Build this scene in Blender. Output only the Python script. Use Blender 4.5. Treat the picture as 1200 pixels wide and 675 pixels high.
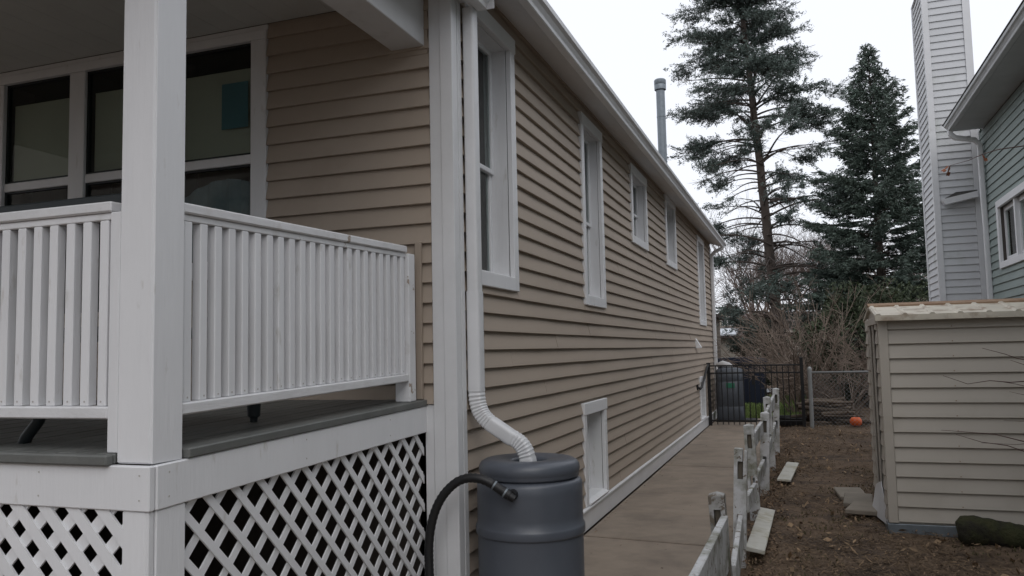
import bpy, math, random
import numpy as np
from mathutils import Vector, Matrix
random.seed(7); rng = np.random.default_rng(7)
scene = bpy.context.scene
for o in list(bpy.data.objects): bpy.data.objects.remove(o, do_unlink=True)
COL = scene.collection
R = math.radians

# ------------------------------------------------------------------ camera
CAM = Vector((1.847, -4.201, 1.55))
YAW, PITCH, ROLL, FPX = R(19.54), R(4.5), R(1.25), 948.0
fwd = Vector((-math.sin(YAW)*math.cos(PITCH), math.cos(YAW)*math.cos(PITCH), math.sin(PITCH)))
rgt0 = Vector((math.cos(YAW), math.sin(YAW), 0)); dwn0 = fwd.cross(rgt0)
rgt = rgt0*math.cos(ROLL) + dwn0*math.sin(ROLL); dwn = -rgt0*math.sin(ROLL) + dwn0*math.cos(ROLL)
cam_d = bpy.data.cameras.new('camera'); cam = bpy.data.objects.new('camera', cam_d); COL.objects.link(cam)
m3 = Matrix((rgt, -dwn, -fwd)).transposed()
cam.matrix_world = Matrix.Translation(CAM) @ m3.to_4x4()
cam_d.sensor_fit = 'HORIZONTAL'; cam_d.sensor_width = 36.0; cam_d.lens = FPX/1200*36.0
cam_d.clip_start = 0.05; cam_d.clip_end = 1500
scene.camera = cam

# ------------------------------------------------------------------ world (overcast) and sun
SUN_EL, SUN_AZ = R(48), R(152)
world = bpy.data.worlds.new('World'); scene.world = world; world.use_nodes = True
nt = world.node_tree; nt.nodes.clear()
n_out = nt.nodes.new('ShaderNodeOutputWorld'); n_bg = nt.nodes.new('ShaderNodeBackground')
n_sky = nt.nodes.new('ShaderNodeTexSky'); n_sky.sky_type = 'NISHITA'; n_sky.sun_disc = False
n_sky.sun_elevation = SUN_EL; n_sky.sun_rotation = SUN_AZ; n_sky.dust_density = 4.0; n_sky.air_density = 1.0
n_mix = nt.nodes.new('ShaderNodeMixRGB'); n_mix.inputs['Fac'].default_value = 0.9
n_mix.inputs['Color2'].default_value = (10.7, 11.0, 11.75, 1)      # even cloud cover
nt.links.new(n_sky.outputs['Color'], n_mix.inputs['Color1'])
nt.links.new(n_mix.outputs['Color'], n_bg.inputs['Color'])
n_bg.inputs['Strength'].default_value = 0.1
nt.links.new(n_bg.outputs['Background'], n_out.inputs['Surface'])
sun_d = bpy.data.lights.new('sun', 'SUN'); sun = bpy.data.objects.new('sun', sun_d); COL.objects.link(sun)
sun_d.energy = 0.6; sun_d.angle = R(40); sun_d.color = (1.0, 0.97, 0.93)
sdir = Vector((math.sin(SUN_AZ)*math.cos(SUN_EL), math.cos(SUN_AZ)*math.cos(SUN_EL), math.sin(SUN_EL)))
sun.rotation_euler = sdir.to_track_quat('Z', 'Y').to_euler()
vs = scene.view_settings; vs.view_transform = 'Standard'; vs.look = 'None'; vs.gamma = 1.0
vs.use_curve_mapping = False; vs.exposure = 0.0
scene.render.engine = 'CYCLES'

# ------------------------------------------------------------------ mesh helpers
class MB:
    def __init__(s): s.v = []; s.f = []
    def add(s, vs, fs):
        n = len(s.v); s.v += [tuple(p) for p in vs]; s.f += [tuple(i+n for i in f) for f in fs]; return s
    def box(s, x0, x1, y0, y1, z0, z1, b=0.0, M=None):
        if x0 > x1: x0, x1 = x1, x0
        if y0 > y1: y0, y1 = y1, y0
        if z0 > z1: z0, z1 = z1, z0
        c = ((x0+x1)/2, (y0+y1)/2, (z0+z1)/2); h = ((x1-x0)/2, (y1-y0)/2, (z1-z0)/2)
        b = min(b, min(h)*0.45)
        if b <= 0:
            P = [(c[0]+sx*h[0], c[1]+sy*h[1], c[2]+sz*h[2]) for sx in (-1, 1) for sy in (-1, 1) for sz in (-1, 1)]
            F = [(0, 1, 3, 2), (4, 6, 7, 5), (0, 4, 5, 1), (2, 3, 7, 6), (0, 2, 6, 4), (1, 5, 7, 3)]
        else:
            P = []; idx = {}
            for sx in (-1, 1):
                for sy in (-1, 1):
                    for sz in (-1, 1):
                        for a in range(3):
                            q = [c[0]+sx*(h[0]-b), c[1]+sy*(h[1]-b), c[2]+sz*(h[2]-b)]
                            q[a] = c[a]+(sx, sy, sz)[a]*h[a]
                            idx[(sx, sy, sz, a)] = len(P); P.append(tuple(q))
            F = []
            def orient(f):
                ps = [Vector(P[i]) for i in f]; n = (ps[1]-ps[0]).cross(ps[2]-ps[0])
                ctr = sum(ps, Vector())/len(ps) - Vector(c)
                F.append(tuple(f) if n.dot(ctr) > 0 else tuple(reversed(f)))
            for a in range(3):
                o1, o2 = [k for k in range(3) if k != a]
                for sg in (-1, 1):
                    f = []
                    for (p, q) in ((-1, -1), (1, -1), (1, 1), (-1, 1)):
                        t = [0, 0, 0]; t[a] = sg; t[o1] = p; t[o2] = q; f.append(idx[(*t, a)])
                    orient(f)
                for p in (-1, 1):
                    for q in (-1, 1):
                        t0 = [0, 0, 0]; t0[a] = -1; t0[o1] = p; t0[o2] = q; t1 = list(t0); t1[a] = 1
                        orient([idx[(*t0, o1)], idx[(*t0, o2)], idx[(*t1, o2)], idx[(*t1, o1)]])
            for sx in (-1, 1):
                for sy in (-1, 1):
                    for sz in (-1, 1): orient([idx[(sx, sy, sz, a)] for a in range(3)])
        if M is not None: P = [tuple(M @ Vector(p)) for p in P]
        return s.add(P, F)
    def prism(s, prof, axis, a0, a1, M=None):
        # prof: list of 2D points; axis 0: (y,z) along x, axis 1: (x,z) along y, axis 2: (x,y) along z
        def mk(p, a):
            return {0: (a, p[0], p[1]), 1: (p[0], a, p[1]), 2: (p[0], p[1], a)}[axis]
        n = len(prof); P = [mk(p, a0) for p in prof] + [mk(p, a1) for p in prof]
        if M is not None: P = [tuple(M @ Vector(p)) for p in P]
        area = sum(prof[i][0]*prof[(i+1) % n][1]-prof[(i+1) % n][0]*prof[i][1] for i in range(n))
        flip = (area > 0) != (axis == 1)
        if a1 < a0: flip = not flip
        F = [tuple(reversed(range(n))), tuple(range(n, 2*n))] + [(i, (i+1) % n, n+(i+1) % n, n+i) for i in range(n)]
        if not flip: F = [tuple(reversed(f)) for f in F]
        return s.add(P, F)
    def tube(s, pts, rad, n=8, cap=True):
        pts = [Vector(p) for p in pts]
        if not hasattr(rad, '__len__'): rad = [rad]*len(pts)
        base = len(s.v); u = None
        for i, p in enumerate(pts):
            t = (pts[min(i+1, len(pts)-1)] - pts[max(i-1, 0)])
            t = t.normalized() if t.length > 1e-9 else Vector((0, 0, 1))
            if u is None: u = t.orthogonal().normalized()
            else:
                u = u - t*u.dot(t); u = u.normalized() if u.length > 1e-6 else t.orthogonal().normalized()
            w = t.cross(u)
            for k in range(n):
                a = 2*math.pi*k/n; q = p + (u*math.cos(a) + w*math.sin(a))*rad[i]; s.v.append(tuple(q))
        for i in range(len(pts)-1):
            for k in range(n):
                a = base+i*n+k; b = base+i*n+(k+1) % n; s.f.append((a, b, b+n, a+n))
        if cap:
            s.f.append(tuple(base+k for k in reversed(range(n)))); e = base+(len(pts)-1)*n
            s.f.append(tuple(e+k for k in range(n)))
        return s
    def lathe(s, prof, c, n=32):
        base = len(s.v); m = len(prof)
        for (r, z) in prof:
            for k in range(n):
                a = 2*math.pi*k/n; s.v.append((c[0]+r*math.cos(a), c[1]+r*math.sin(a), c[2]+z))
        for i in range(m-1):
            for k in range(n):
                a = base+i*n+k; b = base+i*n+(k+1) % n; s.f.append((a, b, b+n, a+n))
        if prof[0][0] > 1e-4: s.f.append(tuple(base+k for k in reversed(range(n))))
        if prof[-1][0] > 1e-4: s.f.append(tuple(base+(m-1)*n+k for k in range(n)))
        return s
    def mesh(s, name, mat, smooth=False, angle=None):
        me = bpy.data.meshes.new(name); me.from_pydata(s.v, [], s.f); me.update()
        if mat: me.materials.append(mat)
        if smooth:
            me.polygons.foreach_set('use_smooth', [True]*len(me.polygons))
            if angle is not None:
                try: me.set_sharp_from_angle(angle=angle)
                except Exception: pass
        return me
WO = {}
def add(name, me, parent=None, loc=None, rot=None):
    o = bpy.data.objects.new(name, me); COL.objects.link(o)
    w = Vector(loc) if loc is not None else Vector((0, 0, 0))
    if parent is not None:
        o.parent = parent; o.location = w - WO[parent.name]
    else: o.location = w
    if rot is not None: o.rotation_euler = rot
    WO[o.name] = w
    return o
def build(mb, name, mat, parent=None, smooth=False, angle=None, loc=None):
    return add(name, mb.mesh(name, mat, smooth, angle), parent, loc)
def tag(o, label, cat, group=None):
    o['label'] = label; o['category'] = cat
    if group: o['group'] = group
    return o
def thing(name, label, cat, loc, group=None):
    o = add(name, None, None, loc); o.empty_display_size = 0.2
    return tag(o, label, cat, group)
def structure(o): o['kind'] = 'structure'; return o
def stuff(o): o['kind'] = 'stuff'; return o
def arrmesh(name, V, F, mat, smooth=False):
    # V (n,3), F (m,k) arrays
    me = bpy.data.meshes.new(name); k = F.shape[1]
    me.vertices.add(len(V)); me.vertices.foreach_set('co', np.asarray(V, dtype=np.float32).ravel())
    me.loops.add(F.size); me.loops.foreach_set('vertex_index', F.astype(np.int32).ravel())
    me.polygons.add(len(F)); me.polygons.foreach_set('loop_start', np.arange(0, F.size, k, dtype=np.int32))
    try: me.polygons.foreach_set('loop_total', np.full(len(F), k, dtype=np.int32))
    except Exception: pass
    me.update(calc_edges=True); me.validate()
    me.materials.append(mat)
    if smooth: me.polygons.foreach_set('use_smooth', [True]*len(me.polygons))
    return me

# ------------------------------------------------------------------ materials
def mat(name, c1, c2=None, scale=6.0, stretch=(1, 1, 1), rough=0.6, bump=0.0, bscale=40.0, bstretch=None, metal=0.0,
        spec=0.4, objvar=0.0, dirt=None, dirt_scale=3.0, dirt_lo=0.55, dirt_hi=0.75, island=0.0, detail=6.0, chip=None, chip_scale=9.0, chip_lo=0.66, trans=0.0, bdist=0.01):
    m = bpy.data.materials.new(name); m.use_nodes = True; t = m.node_tree; N = t.nodes; L = t.links
    bs = N['Principled BSDF']; bs.inputs['Roughness'].default_value = rough; bs.inputs['Metallic'].default_value = metal
    bs.inputs['Specular IOR Level'].default_value = spec
    geo = N.new('ShaderNodeNewGeometry')
    def mapped(st):
        mp = N.new('ShaderNodeMapping'); mp.inputs['Scale'].default_value = st
        L.new(geo.outputs['Position'], mp.inputs['Vector']); return mp.outputs['Vector']
    def noise(sc, st, det=detail):
        n = N.new('ShaderNodeTexNoise'); n.inputs['Scale'].default_value = sc; n.inputs['Detail'].default_value = det
        n.inputs['Roughness'].default_value = 0.62
        L.new(mapped(st), n.inputs['Vector']); return n.outputs['Fac']
    def mix(fac, a, b, mode='MIX'):
        x = N.new('ShaderNodeMixRGB'); x.blend_type = mode
        if isinstance(fac, (int, float)): x.inputs[0].default_value = fac
        else: L.new(fac, x.inputs[0])
        for i, c in ((1, a), (2, b)):
            if isinstance(c, tuple): x.inputs[i].default_value = (*c, 1)
            else: L.new(c, x.inputs[i])
        return x.outputs[0]
    def ramp(v, lo, hi):
        r = N.new('ShaderNodeMapRange'); r.inputs['From Min'].default_value = lo; r.inputs['From Max'].default_value = hi
        L.new(v, r.inputs['Value']); return r.outputs['Result']
    col = c1
    if c2 is not None: col = mix(ramp(noise(scale, stretch), 0.3, 0.7), c1, c2)
    if dirt is not None: col = mix(ramp(noise(dirt_scale, stretch, 8.0), dirt_lo, dirt_hi), col, dirt)
    hgt = None
    if chip is not None:
        cf = ramp(noise(chip_scale, (1, 1, 1), 9.0), chip_lo, chip_lo+0.02); col = mix(cf, col, chip)
    if objvar > 0:
        oi = N.new('ShaderNodeObjectInfo')
        r = N.new('ShaderNodeMapRange'); r.inputs['To Min'].default_value = 1-objvar; r.inputs['To Max'].default_value = 1+objvar
        L.new(oi.outputs['Random'], r.inputs['Value'])
        cb = N.new('ShaderNodeCombineColor')
        for k in range(3): L.new(r.outputs['Result'], cb.inputs[k])
        col = mix(1.0, col, cb.outputs[0], 'MULTIPLY')
    if island > 0:
        r = N.new('ShaderNodeMapRange'); r.inputs['To Min'].default_value = 1-island; r.inputs['To Max'].default_value = 1+island
        L.new(geo.outputs['Random Per Island'], r.inputs['Value'])
        cb = N.new('ShaderNodeCombineColor')
        for k in range(3): L.new(r.outputs['Result'], cb.inputs[k])
        col = mix(1.0, col, cb.outputs[0], 'MULTIPLY')
    if isinstance(col, tuple): bs.inputs['Base Color'].default_value = (*col, 1)
    else: L.new(col, bs.inputs['Base Color'])
    if bump > 0:
        b = N.new('ShaderNodeBump'); b.inputs['Strength'].default_value = bump; b.inputs['Distance'].default_value = bdist
        L.new(noise(bscale, bstretch or stretch, 4.0), b.inputs['Height']); L.new(b.outputs['Normal'], bs.inputs['Normal'])
    return m
WHITE = (0.74, 0.745, 0.76)
M_white = mat('white_paint', WHITE, (0.70, 0.705, 0.72), 9, (1, 1, 0.3), rough=0.45, bump=0.2, bscale=60, bstretch=(1, 1, 0.08), objvar=0.03, dirt=(0.46, 0.44, 0.40), dirt_scale=16, dirt_lo=0.63, dirt_hi=0.80)
M_whitew = mat('worn_white_paint', WHITE, (0.64, 0.64, 0.65), 5, rough=0.5, bump=0.2, bscale=50, bstretch=(1, 0.2, 1), objvar=0.04, dirt=(0.5, 0.48, 0.45), dirt_scale=6, dirt_lo=0.6, dirt_hi=0.85, chip=(0.33, 0.27, 0.22), chip_scale=7, chip_lo=0.655)
M_alu = mat('white_aluminium', (0.72, 0.725, 0.74), (0.64, 0.645, 0.655), 3, rough=0.38, bump=0.05, bscale=8, objvar=0.02, dirt=(0.42, 0.41, 0.38), dirt_scale=4, dirt_lo=0.62, dirt_hi=0.95)
M_soffit = mat('soffit_paint', (0.74, 0.745, 0.76), (0.68, 0.685, 0.70), 3, rough=0.6, bump=0.04, bscale=20, dirt=(0.5, 0.49, 0.48), dirt_scale=2.5, dirt_lo=0.6, dirt_hi=0.95)
M_siding = mat('tan_vinyl_siding', (0.398, 0.334, 0.275), (0.368, 0.309, 0.256), 1.3, (1, 0.35, 1), rough=0.62, spec=0.2, bump=0.10, bscale=45, bstretch=(0.08, 0.08, 1), objvar=0.018, dirt=(0.29, 0.235, 0.185), dirt_scale=1.6, dirt_lo=0.55, dirt_hi=0.95, bdist=0.004)
M_core = mat('wall_sheathing', (0.06, 0.052, 0.045))
M_ceil = mat('porch_ceiling_paint', (0.62, 0.635, 0.62), (0.57, 0.585, 0.57), 3, rough=0.6, bump=0.05, bscale=30)
M_deck = mat('grey_deck_paint', (0.15, 0.155, 0.148), (0.11, 0.115, 0.11), 8, rough=0.5, bump=0.2, bscale=40, bstretch=(1, 0.1, 1), objvar=0.08, chip=(0.30, 0.29, 0.27), chip_scale=12, chip_lo=0.74)
M_roof = mat('asphalt_shingle', (0.09, 0.085, 0.08), (0.05, 0.05, 0.05), 18, rough=0.9, bump=0.4, bscale=90)
M_galv = mat('galvanised_steel', (0.23, 0.26, 0.285), (0.17, 0.195, 0.215), 14, rough=0.45, metal=0.5, bump=0.03)
M_soffit2 = mat('dull_grey_soffit', (0.42, 0.435, 0.44), (0.36, 0.375, 0.38), 3, rough=0.6)
M_gutter2 = mat('dull_grey_gutter', (0.50, 0.515, 0.52), (0.42, 0.435, 0.44), 3, rough=0.5, dirt=(0.30, 0.30, 0.29), dirt_scale=4, dirt_lo=0.55, dirt_hi=0.85)
M_glass = bpy.data.materials.new('window_glass'); M_glass.use_nodes = True
def glass_nodes(m, tint, rough=0.02):
    t = m.node_tree; t.nodes.clear(); o = t.nodes.new('ShaderNodeOutputMaterial'); mx = t.nodes.new('ShaderNodeMixShader')
    tr = t.nodes.new('ShaderNodeBsdfTransparent'); gl = t.nodes.new('ShaderNodeBsdfGlossy'); fr = t.nodes.new('ShaderNodeFresnel')
    fr.inputs['IOR'].default_value = 1.5; gl.inputs['Roughness'].default_value = rough; tr.inputs['Color'].default_value = (*tint, 1)
    ge = t.nodes.new('ShaderNodeNewGeometry'); inv = t.nodes.new('ShaderNodeMath'); inv.operation = 'SUBTRACT'; inv.inputs[0].default_value = 1.0; mu = t.nodes.new('ShaderNodeMath'); mu.operation = 'MULTIPLY'
    t.links.new(ge.outputs['Backfacing'], inv.inputs[1]); t.links.new(inv.outputs[0], mu.inputs[0]); t.links.new(fr.outputs[0], mu.inputs[1])
    t.links.new(mu.outputs[0], mx.inputs[0]); t.links.new(tr.outputs[0], mx.inputs[1]); t.links.new(gl.outputs[0], mx.inputs[2])
    t.links.new(mx.outputs[0], o.inputs['Surface'])
glass_nodes(M_glass, (0.80, 0.85, 0.84))
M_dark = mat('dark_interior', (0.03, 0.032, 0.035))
M_shade = mat('beige_window_shade', (0.62, 0.57, 0.48), (0.57, 0.52, 0.44), 3, rough=0.9, bump=0.1, bscale=120)
M_curt = mat('white_curtain', (0.6, 0.6, 0.6), (0.5, 0.5, 0.5), 3, rough=0.9)
M_teal = mat('teal_paper', (0.12, 0.26, 0.31), (0.10, 0.225, 0.275), 6, rough=0.8)
M_barrel = mat('grey_barrel_plastic', (0.092, 0.103, 0.124), (0.078, 0.087, 0.106), 4, rough=0.36, bump=0.06, bscale=120, spec=0.5, dirt=(0.16, 0.16, 0.16), dirt_scale=4, dirt_lo=0.62, dirt_hi=1.0, bdist=0.003)
M_barrel2 = mat('dark_grey_plastic', (0.080, 0.090, 0.106), (0.068, 0.077, 0.092), 4, rough=0.45, bump=0.05, bscale=60)
M_hose = mat('black_rubber', (0.014, 0.014, 0.015), rough=0.45)
M_green = mat('green_label', (0.03, 0.16, 0.10), rough=0.6)
M_blue = mat('navy_plastic', (0.012, 0.018, 0.038), (0.010, 0.015, 0.028), 5, rough=0.45, bump=0.2, bscale=12)
M_iron = mat('black_iron', (0.012, 0.012, 0.013), rough=0.4)
M_conc = mat('walkway_concrete', (0.300, 0.245, 0.193), (0.245, 0.200, 0.158), 5.0, rough=0.75, bump=0.2, bscale=160, dirt=(0.165, 0.136, 0.110), dirt_scale=1.7, dirt_lo=0.45, dirt_hi=0.72, objvar=0.05, detail=12)
M_soil = mat('bare_soil', (0.095, 0.062, 0.041), (0.185, 0.130, 0.086), 7.0, rough=0.95, bump=0.8, bscale=16, dirt=(0.048, 0.034, 0.025), dirt_scale=1.6, dirt_lo=0.46, dirt_hi=0.66, detail=10, bdist=0.04)
M_litter = mat('dead_leaf', (0.21, 0.14, 0.085), (0.10, 0.068, 0.045), 30, rough=0.85, island=0.55)
M_grass = mat('lawn_grass', (0.12, 0.19, 0.05), (0.16, 0.20, 0.065), 3, rough=0.8, island=0.4)
M_dryg = mat('moss_and_weeds', (0.085, 0.085, 0.04), (0.13, 0.10, 0.055), 6, rough=0.9, island=0.4)
M_snow = mat('old_snow', (0.75, 0.78, 0.82), (0.6, 0.62, 0.65), 6, rough=0.8, bump=0.3, bscale=20)
M_fence = mat('peeling_white_paint', (0.60, 0.61, 0.63), (0.50, 0.50, 0.50), 9, rough=0.65, bump=0.3, bscale=50, bstretch=(1, 1, 0.15), dirt=(0.13, 0.13, 0.075), dirt_scale=5, dirt_lo=0.46, dirt_hi=0.68, chip=(0.16, 0.13, 0.10), chip_scale=16, chip_lo=0.60)
M_wood = mat('grey_rotten_wood', (0.13, 0.11, 0.085), (0.08, 0.07, 0.055), 20, (1, 1, 0.1), rough=0.9, bump=0.4, bscale=60, bstretch=(1, 1, 0.1))
M_shed = mat('shed_metal_siding', (0.495, 0.452, 0.392), (0.45, 0.412, 0.358), 1.5, rough=0.5, bump=0.05, bscale=9, objvar=0.025, dirt=(0.36, 0.32, 0.26), dirt_scale=2.0, dirt_lo=0.56, dirt_hi=0.95)
M_shedroof = mat('shed_roof_metal', (0.62, 0.57, 0.47), (0.52, 0.48, 0.40), 5, rough=0.5, bump=0.1, bscale=20, dirt=(0.24, 0.16, 0.10), dirt_scale=6, dirt_lo=0.50, dirt_hi=0.72)
M_rust = mat('rusty_edge', (0.22, 0.13, 0.08), (0.34, 0.24, 0.16), 9, rough=0.8)
M_chim = mat('chimney_siding', (0.60, 0.61, 0.625), (0.55, 0.56, 0.575), 2, rough=0.6, bump=0.05, bscale=30, objvar=0.03, dirt=(0.30, 0.33, 0.27), dirt_scale=1.5, dirt_lo=0.56, dirt_hi=0.85)
M_teals = mat('grey_green_siding', (0.262, 0.312, 0.298), (0.225, 0.270, 0.258), 2, rough=0.6, bump=0.08, bscale=30, objvar=0.04, dirt=(0.14, 0.17, 0.16), dirt_scale=2, dirt_lo=0.58, dirt_hi=0.9)
M_bark = mat('conifer_bark', (0.115, 0.092, 0.078), (0.07, 0.057, 0.05), 10, (1, 1, 0.3), rough=0.95, bump=0.8, bscale=22, bstretch=(1, 1, 0.25), bdist=0.03)
M_twig = mat('bare_twig_bark', (0.15, 0.115, 0.10), (0.095, 0.072, 0.062), 5, rough=0.9)
M_shrub = mat('shrub_stem_bark', (0.25, 0.195, 0.155), (0.15, 0.118, 0.098), 4, rough=0.9)
M_pine = mat('old_spruce_needles', (0.072, 0.102, 0.088), (0.105, 0.132, 0.118), 1.2, rough=0.7, island=0.45)
M_spruce = mat('blue_spruce_needles', (0.070, 0.100, 0.080), (0.108, 0.138, 0.116), 0.9, rough=0.7, island=0.45)
M_ever = mat('evergreen_leaves', (0.030, 0.042, 0.022), (0.05, 0.065, 0.03), 2, rough=0.7, island=0.4)
M_orange = mat('orange_rind', (0.75, 0.13, 0.02), (0.65, 0.10, 0.015), 8, rough=0.4)
M_moss = mat('mossy_log_bark', (0.030, 0.036, 0.014), (0.055, 0.052, 0.022), 9, rough=0.95, bump=0.8, bscale=35, dirt=(0.025, 0.022, 0.016), dirt_scale=6, dirt_lo=0.45, dirt_hi=0.6, bdist=0.03)
M_logw = mat('cut_wood', (0.13, 0.098, 0.072), (0.085, 0.065, 0.048), 12, rough=0.9, objvar=0.3)
M_paver = mat('concrete_paver', (0.27, 0.235, 0.19), (0.20, 0.175, 0.14), 6, rough=0.85, bump=0.3, bscale=60, objvar=0.12)
M_brownleaf = mat('brown_oak_leaf', (0.27, 0.085, 0.03), (0.16, 0.05, 0.025), 30, rough=0.7)
M_cream = mat('cream_cladding', (0.52, 0.48, 0.41), (0.46, 0.42, 0.36), 2, rough=0.8)
M_brownroof = mat('brown_roof_tiles', (0.13, 0.10, 0.09), (0.09, 0.07, 0.065), 3, rough=0.9)
M_wire = mat('chain_link_wire', (0.30, 0.31, 0.31), rough=0.5, metal=0.4)
M_chair = mat('black_chair_metal', (0.015, 0.02, 0.022), rough=0.5)
M_dgrass = mat('dead_grass', (0.17, 0.115, 0.068), (0.095, 0.066, 0.042), 5, rough=0.9, island=0.45)
M_screen = mat('grey_curtain', (0.30, 0.34, 0.37), (0.24, 0.27, 0.30), 14, rough=0.9)
M_nail = mat('painted_nail_head', (0.46, 0.44, 0.42), rough=0.6)
M_tan = mat('tan_trim', (0.36, 0.30, 0.245), rough=0.6)

# ------------------------------------------------------------------ ground
def ground():
    xs = np.concatenate([np.linspace(-300, -12, 12), np.linspace(-10, 12, 90), np.linspace(15, 300, 12)])
    ys = np.concatenate([np.linspace(-120, -8, 8), np.linspace(-6, 32, 150), np.linspace(36, 500, 14)])
    X, Y = np.meshgrid(xs, ys, indexing='ij')
    near = np.exp(-((np.clip(np.abs(X-2)-6, 0, None))/6)**2)
    Z = -0.02 + near*(0.014*np.sin(X*5.1+Y*2.3)*np.sin(Y*3.7-X*1.9) + 0.010*np.sin(X*11.3-Y*7.1) + rng.normal(0, 0.006, X.shape))
    Z = np.where((X > -7.2) & (X < 1.42) & (Y > -6) & (Y < 14.6), -0.05, Z)
    V = np.stack([X, Y, Z], -1).reshape(-1, 3); ny = len(ys)
    i, j = np.meshgrid(np.arange(len(xs)-1), np.arange(ny-1), indexing='ij')
    a = (i*ny+j).ravel(); F = np.stack([a, a+ny, a+ny+1, a+1], -1)
    structure(add('ground', arrmesh('ground', V, F, M_soil, True)))
ground()
# concrete walkway: one slab per pour, with open joints
walk = structure(add('walkway', None, None, (0.7, 2, 0)))
ys = [-6.0, -3.9, -1.75, 0.35, 2.42, 3.55, 4.6, 6.7, 8.9, 11.0, 12.75, 14.2]
for i in range(len(ys)-1):
    me = MB()
    dz = random.uniform(-0.004, 0.004); sk = -0.12
    x0, x1 = 0.050, 1.30
    g = 0.014
    ya, yb = ys[i]+g, ys[i+1]-g
    P = []
    for z in (-0.12, -0.006+dz, 0.0+dz):
        ins = 0.008 if z > -0.003+dz else 0.0
        P += [(x0+ins, ya+ins+0.10, z), (x1-ins, ya+ins+0.10+sk, z), (x1-ins, yb-ins+0.10+sk, z), (x0+ins, yb-ins+0.10, z)]
    F = [(0, 3, 2, 1), (8, 9, 10, 11)]
    for k in (0, 4):
        for q in range(4): F.append((k+q, k+(q+1) % 4, k+4+(q+1) % 4, k+4+q))
    me.add(P, F); build(me, 'slab', M_conc, walk)

# ------------------------------------------------------------------ lap siding
def lap_courses(parent, axis, const, sign, u0, u1, z0, z1, holes, pitch, material, lip=0.016, maxlen=99, name='siding_board', depth=0.003):
    """axis 1: boards run along y at x=const; axis 0: along x at y=const; sign = outward direction."""
    n = int(math.ceil((z1-z0)/pitch)); row = 0
    for r in range(n):
        a = z0+r*pitch; b = min(a+pitch, z1)
        cuts = {u0, u1}
        act = [h for h in holes if h[2] < b-1e-4 and h[3] > a+1e-4]
        for h in act:
            for q in (h[0], h[1]):
                if u0 < q < u1: cuts.add(q)
        cuts = sorted(cuts); segs = []
        for p, q in zip(cuts[:-1], cuts[1:]):
            m = (p+q)/2; rng_ = [(a, b)]
            for h in act:
                if h[0] < m < h[1]:
                    new = []
                    for (s, t) in rng_:
                        if h[2] > s: new.append((s, min(t, h[2])))
                        if h[3] < t: new.append((max(s, h[3]), t))
                    rng_ = new
            for (s, t) in rng_:
                if t-s < 0.012: continue
                if segs and segs[-1][1] == p and segs[-1][2:] == (s, t): segs[-1] = (segs[-1][0], q, s, t)
                else: segs.append((p, q, s, t))
        for (p, q, s, t) in segs:
            L = q-p; pieces = []
            if L > maxlen:
                c = p + ((r*1.37) % 1.0)*maxlen*0.8 + 0.6; last = p
                while c < q-0.5: pieces.append((last, c)); last = c; c += maxlen
                pieces.append((last, q))
            else: pieces = [(p, q)]
            for k, (pp, qq) in enumerate(pieces):
                off = lambda z: depth + lip*(1-(z-a)/pitch) + (0.0006 if k % 2 else 0)
                prof = [(0.0, s), (off(s)-0.002, s), (off(s), s+0.003), (off(s+0.3*(t-s))+0.0008, s+0.3*(t-s)), (off(t), t), (0.0, t)]
                prof = [(const+sign*d, z) for d, z in prof]
                if material is not M_siding or qq-pp < 0.5:
                    build(MB().prism(prof, axis, pp+0.0008, qq-0.0008), name, material, parent); continue
                # long vinyl courses: slightly wavy, cut into short stations
                ns = max(2, int((qq-pp)/0.45)); mb = MB(); m = len(prof); w1, w2, w3 = (random.uniform(0, 6.28) for _ in range(3))
                for st in range(ns+1):
                    u = pp+0.0008+(qq-pp-0.0016)*st/ns
                    dx = 0.0016*math.sin(u*2.1+w1)+0.0012*math.sin(u*5.3+w2); dz = 0.0013*math.sin(u*1.3+w3)
                    for i_, (d, z) in enumerate(prof):
                        d2 = d if i_ in (0, m-1) else d+sign*dx; z2 = z+(dz if i_ in (1, 2, 3) else 0)
                        mb.v.append((d2, u, z2) if axis == 1 else (u, d2, z2))
                for st in range(ns):
                    for i_ in range(m): mb.f.append((st*m+i_, st*m+(i_+1) % m, (st+1)*m+(i_+1) % m, (st+1)*m+i_))
                mb.f.append(tuple(range(m))); mb.f.append(tuple(ns*m+i_ for i_ in reversed(range(m))))
                build(mb, name, material, parent)
def wall_core(mb, axis, a, b, u0, u1, z0, z1, holes):
    us = sorted({u0, u1, *[q for h in holes for q in h[:2]]}); zs = sorted({z0, z1, *[q for h in holes for q in h[2:]]})
    for p, q in zip(us[:-1], us[1:]):
        s0 = None
        for s, t in zip(zs[:-1], zs[1:]):
            if any(h[0] < (p+q)/2 < h[1] and h[2] < (s+t)/2 < h[3] for h in holes): continue
            if axis == 1: mb.box(a, b, p, q, s, t)
            else: mb.box(p, q, a, b, s, t)

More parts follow.
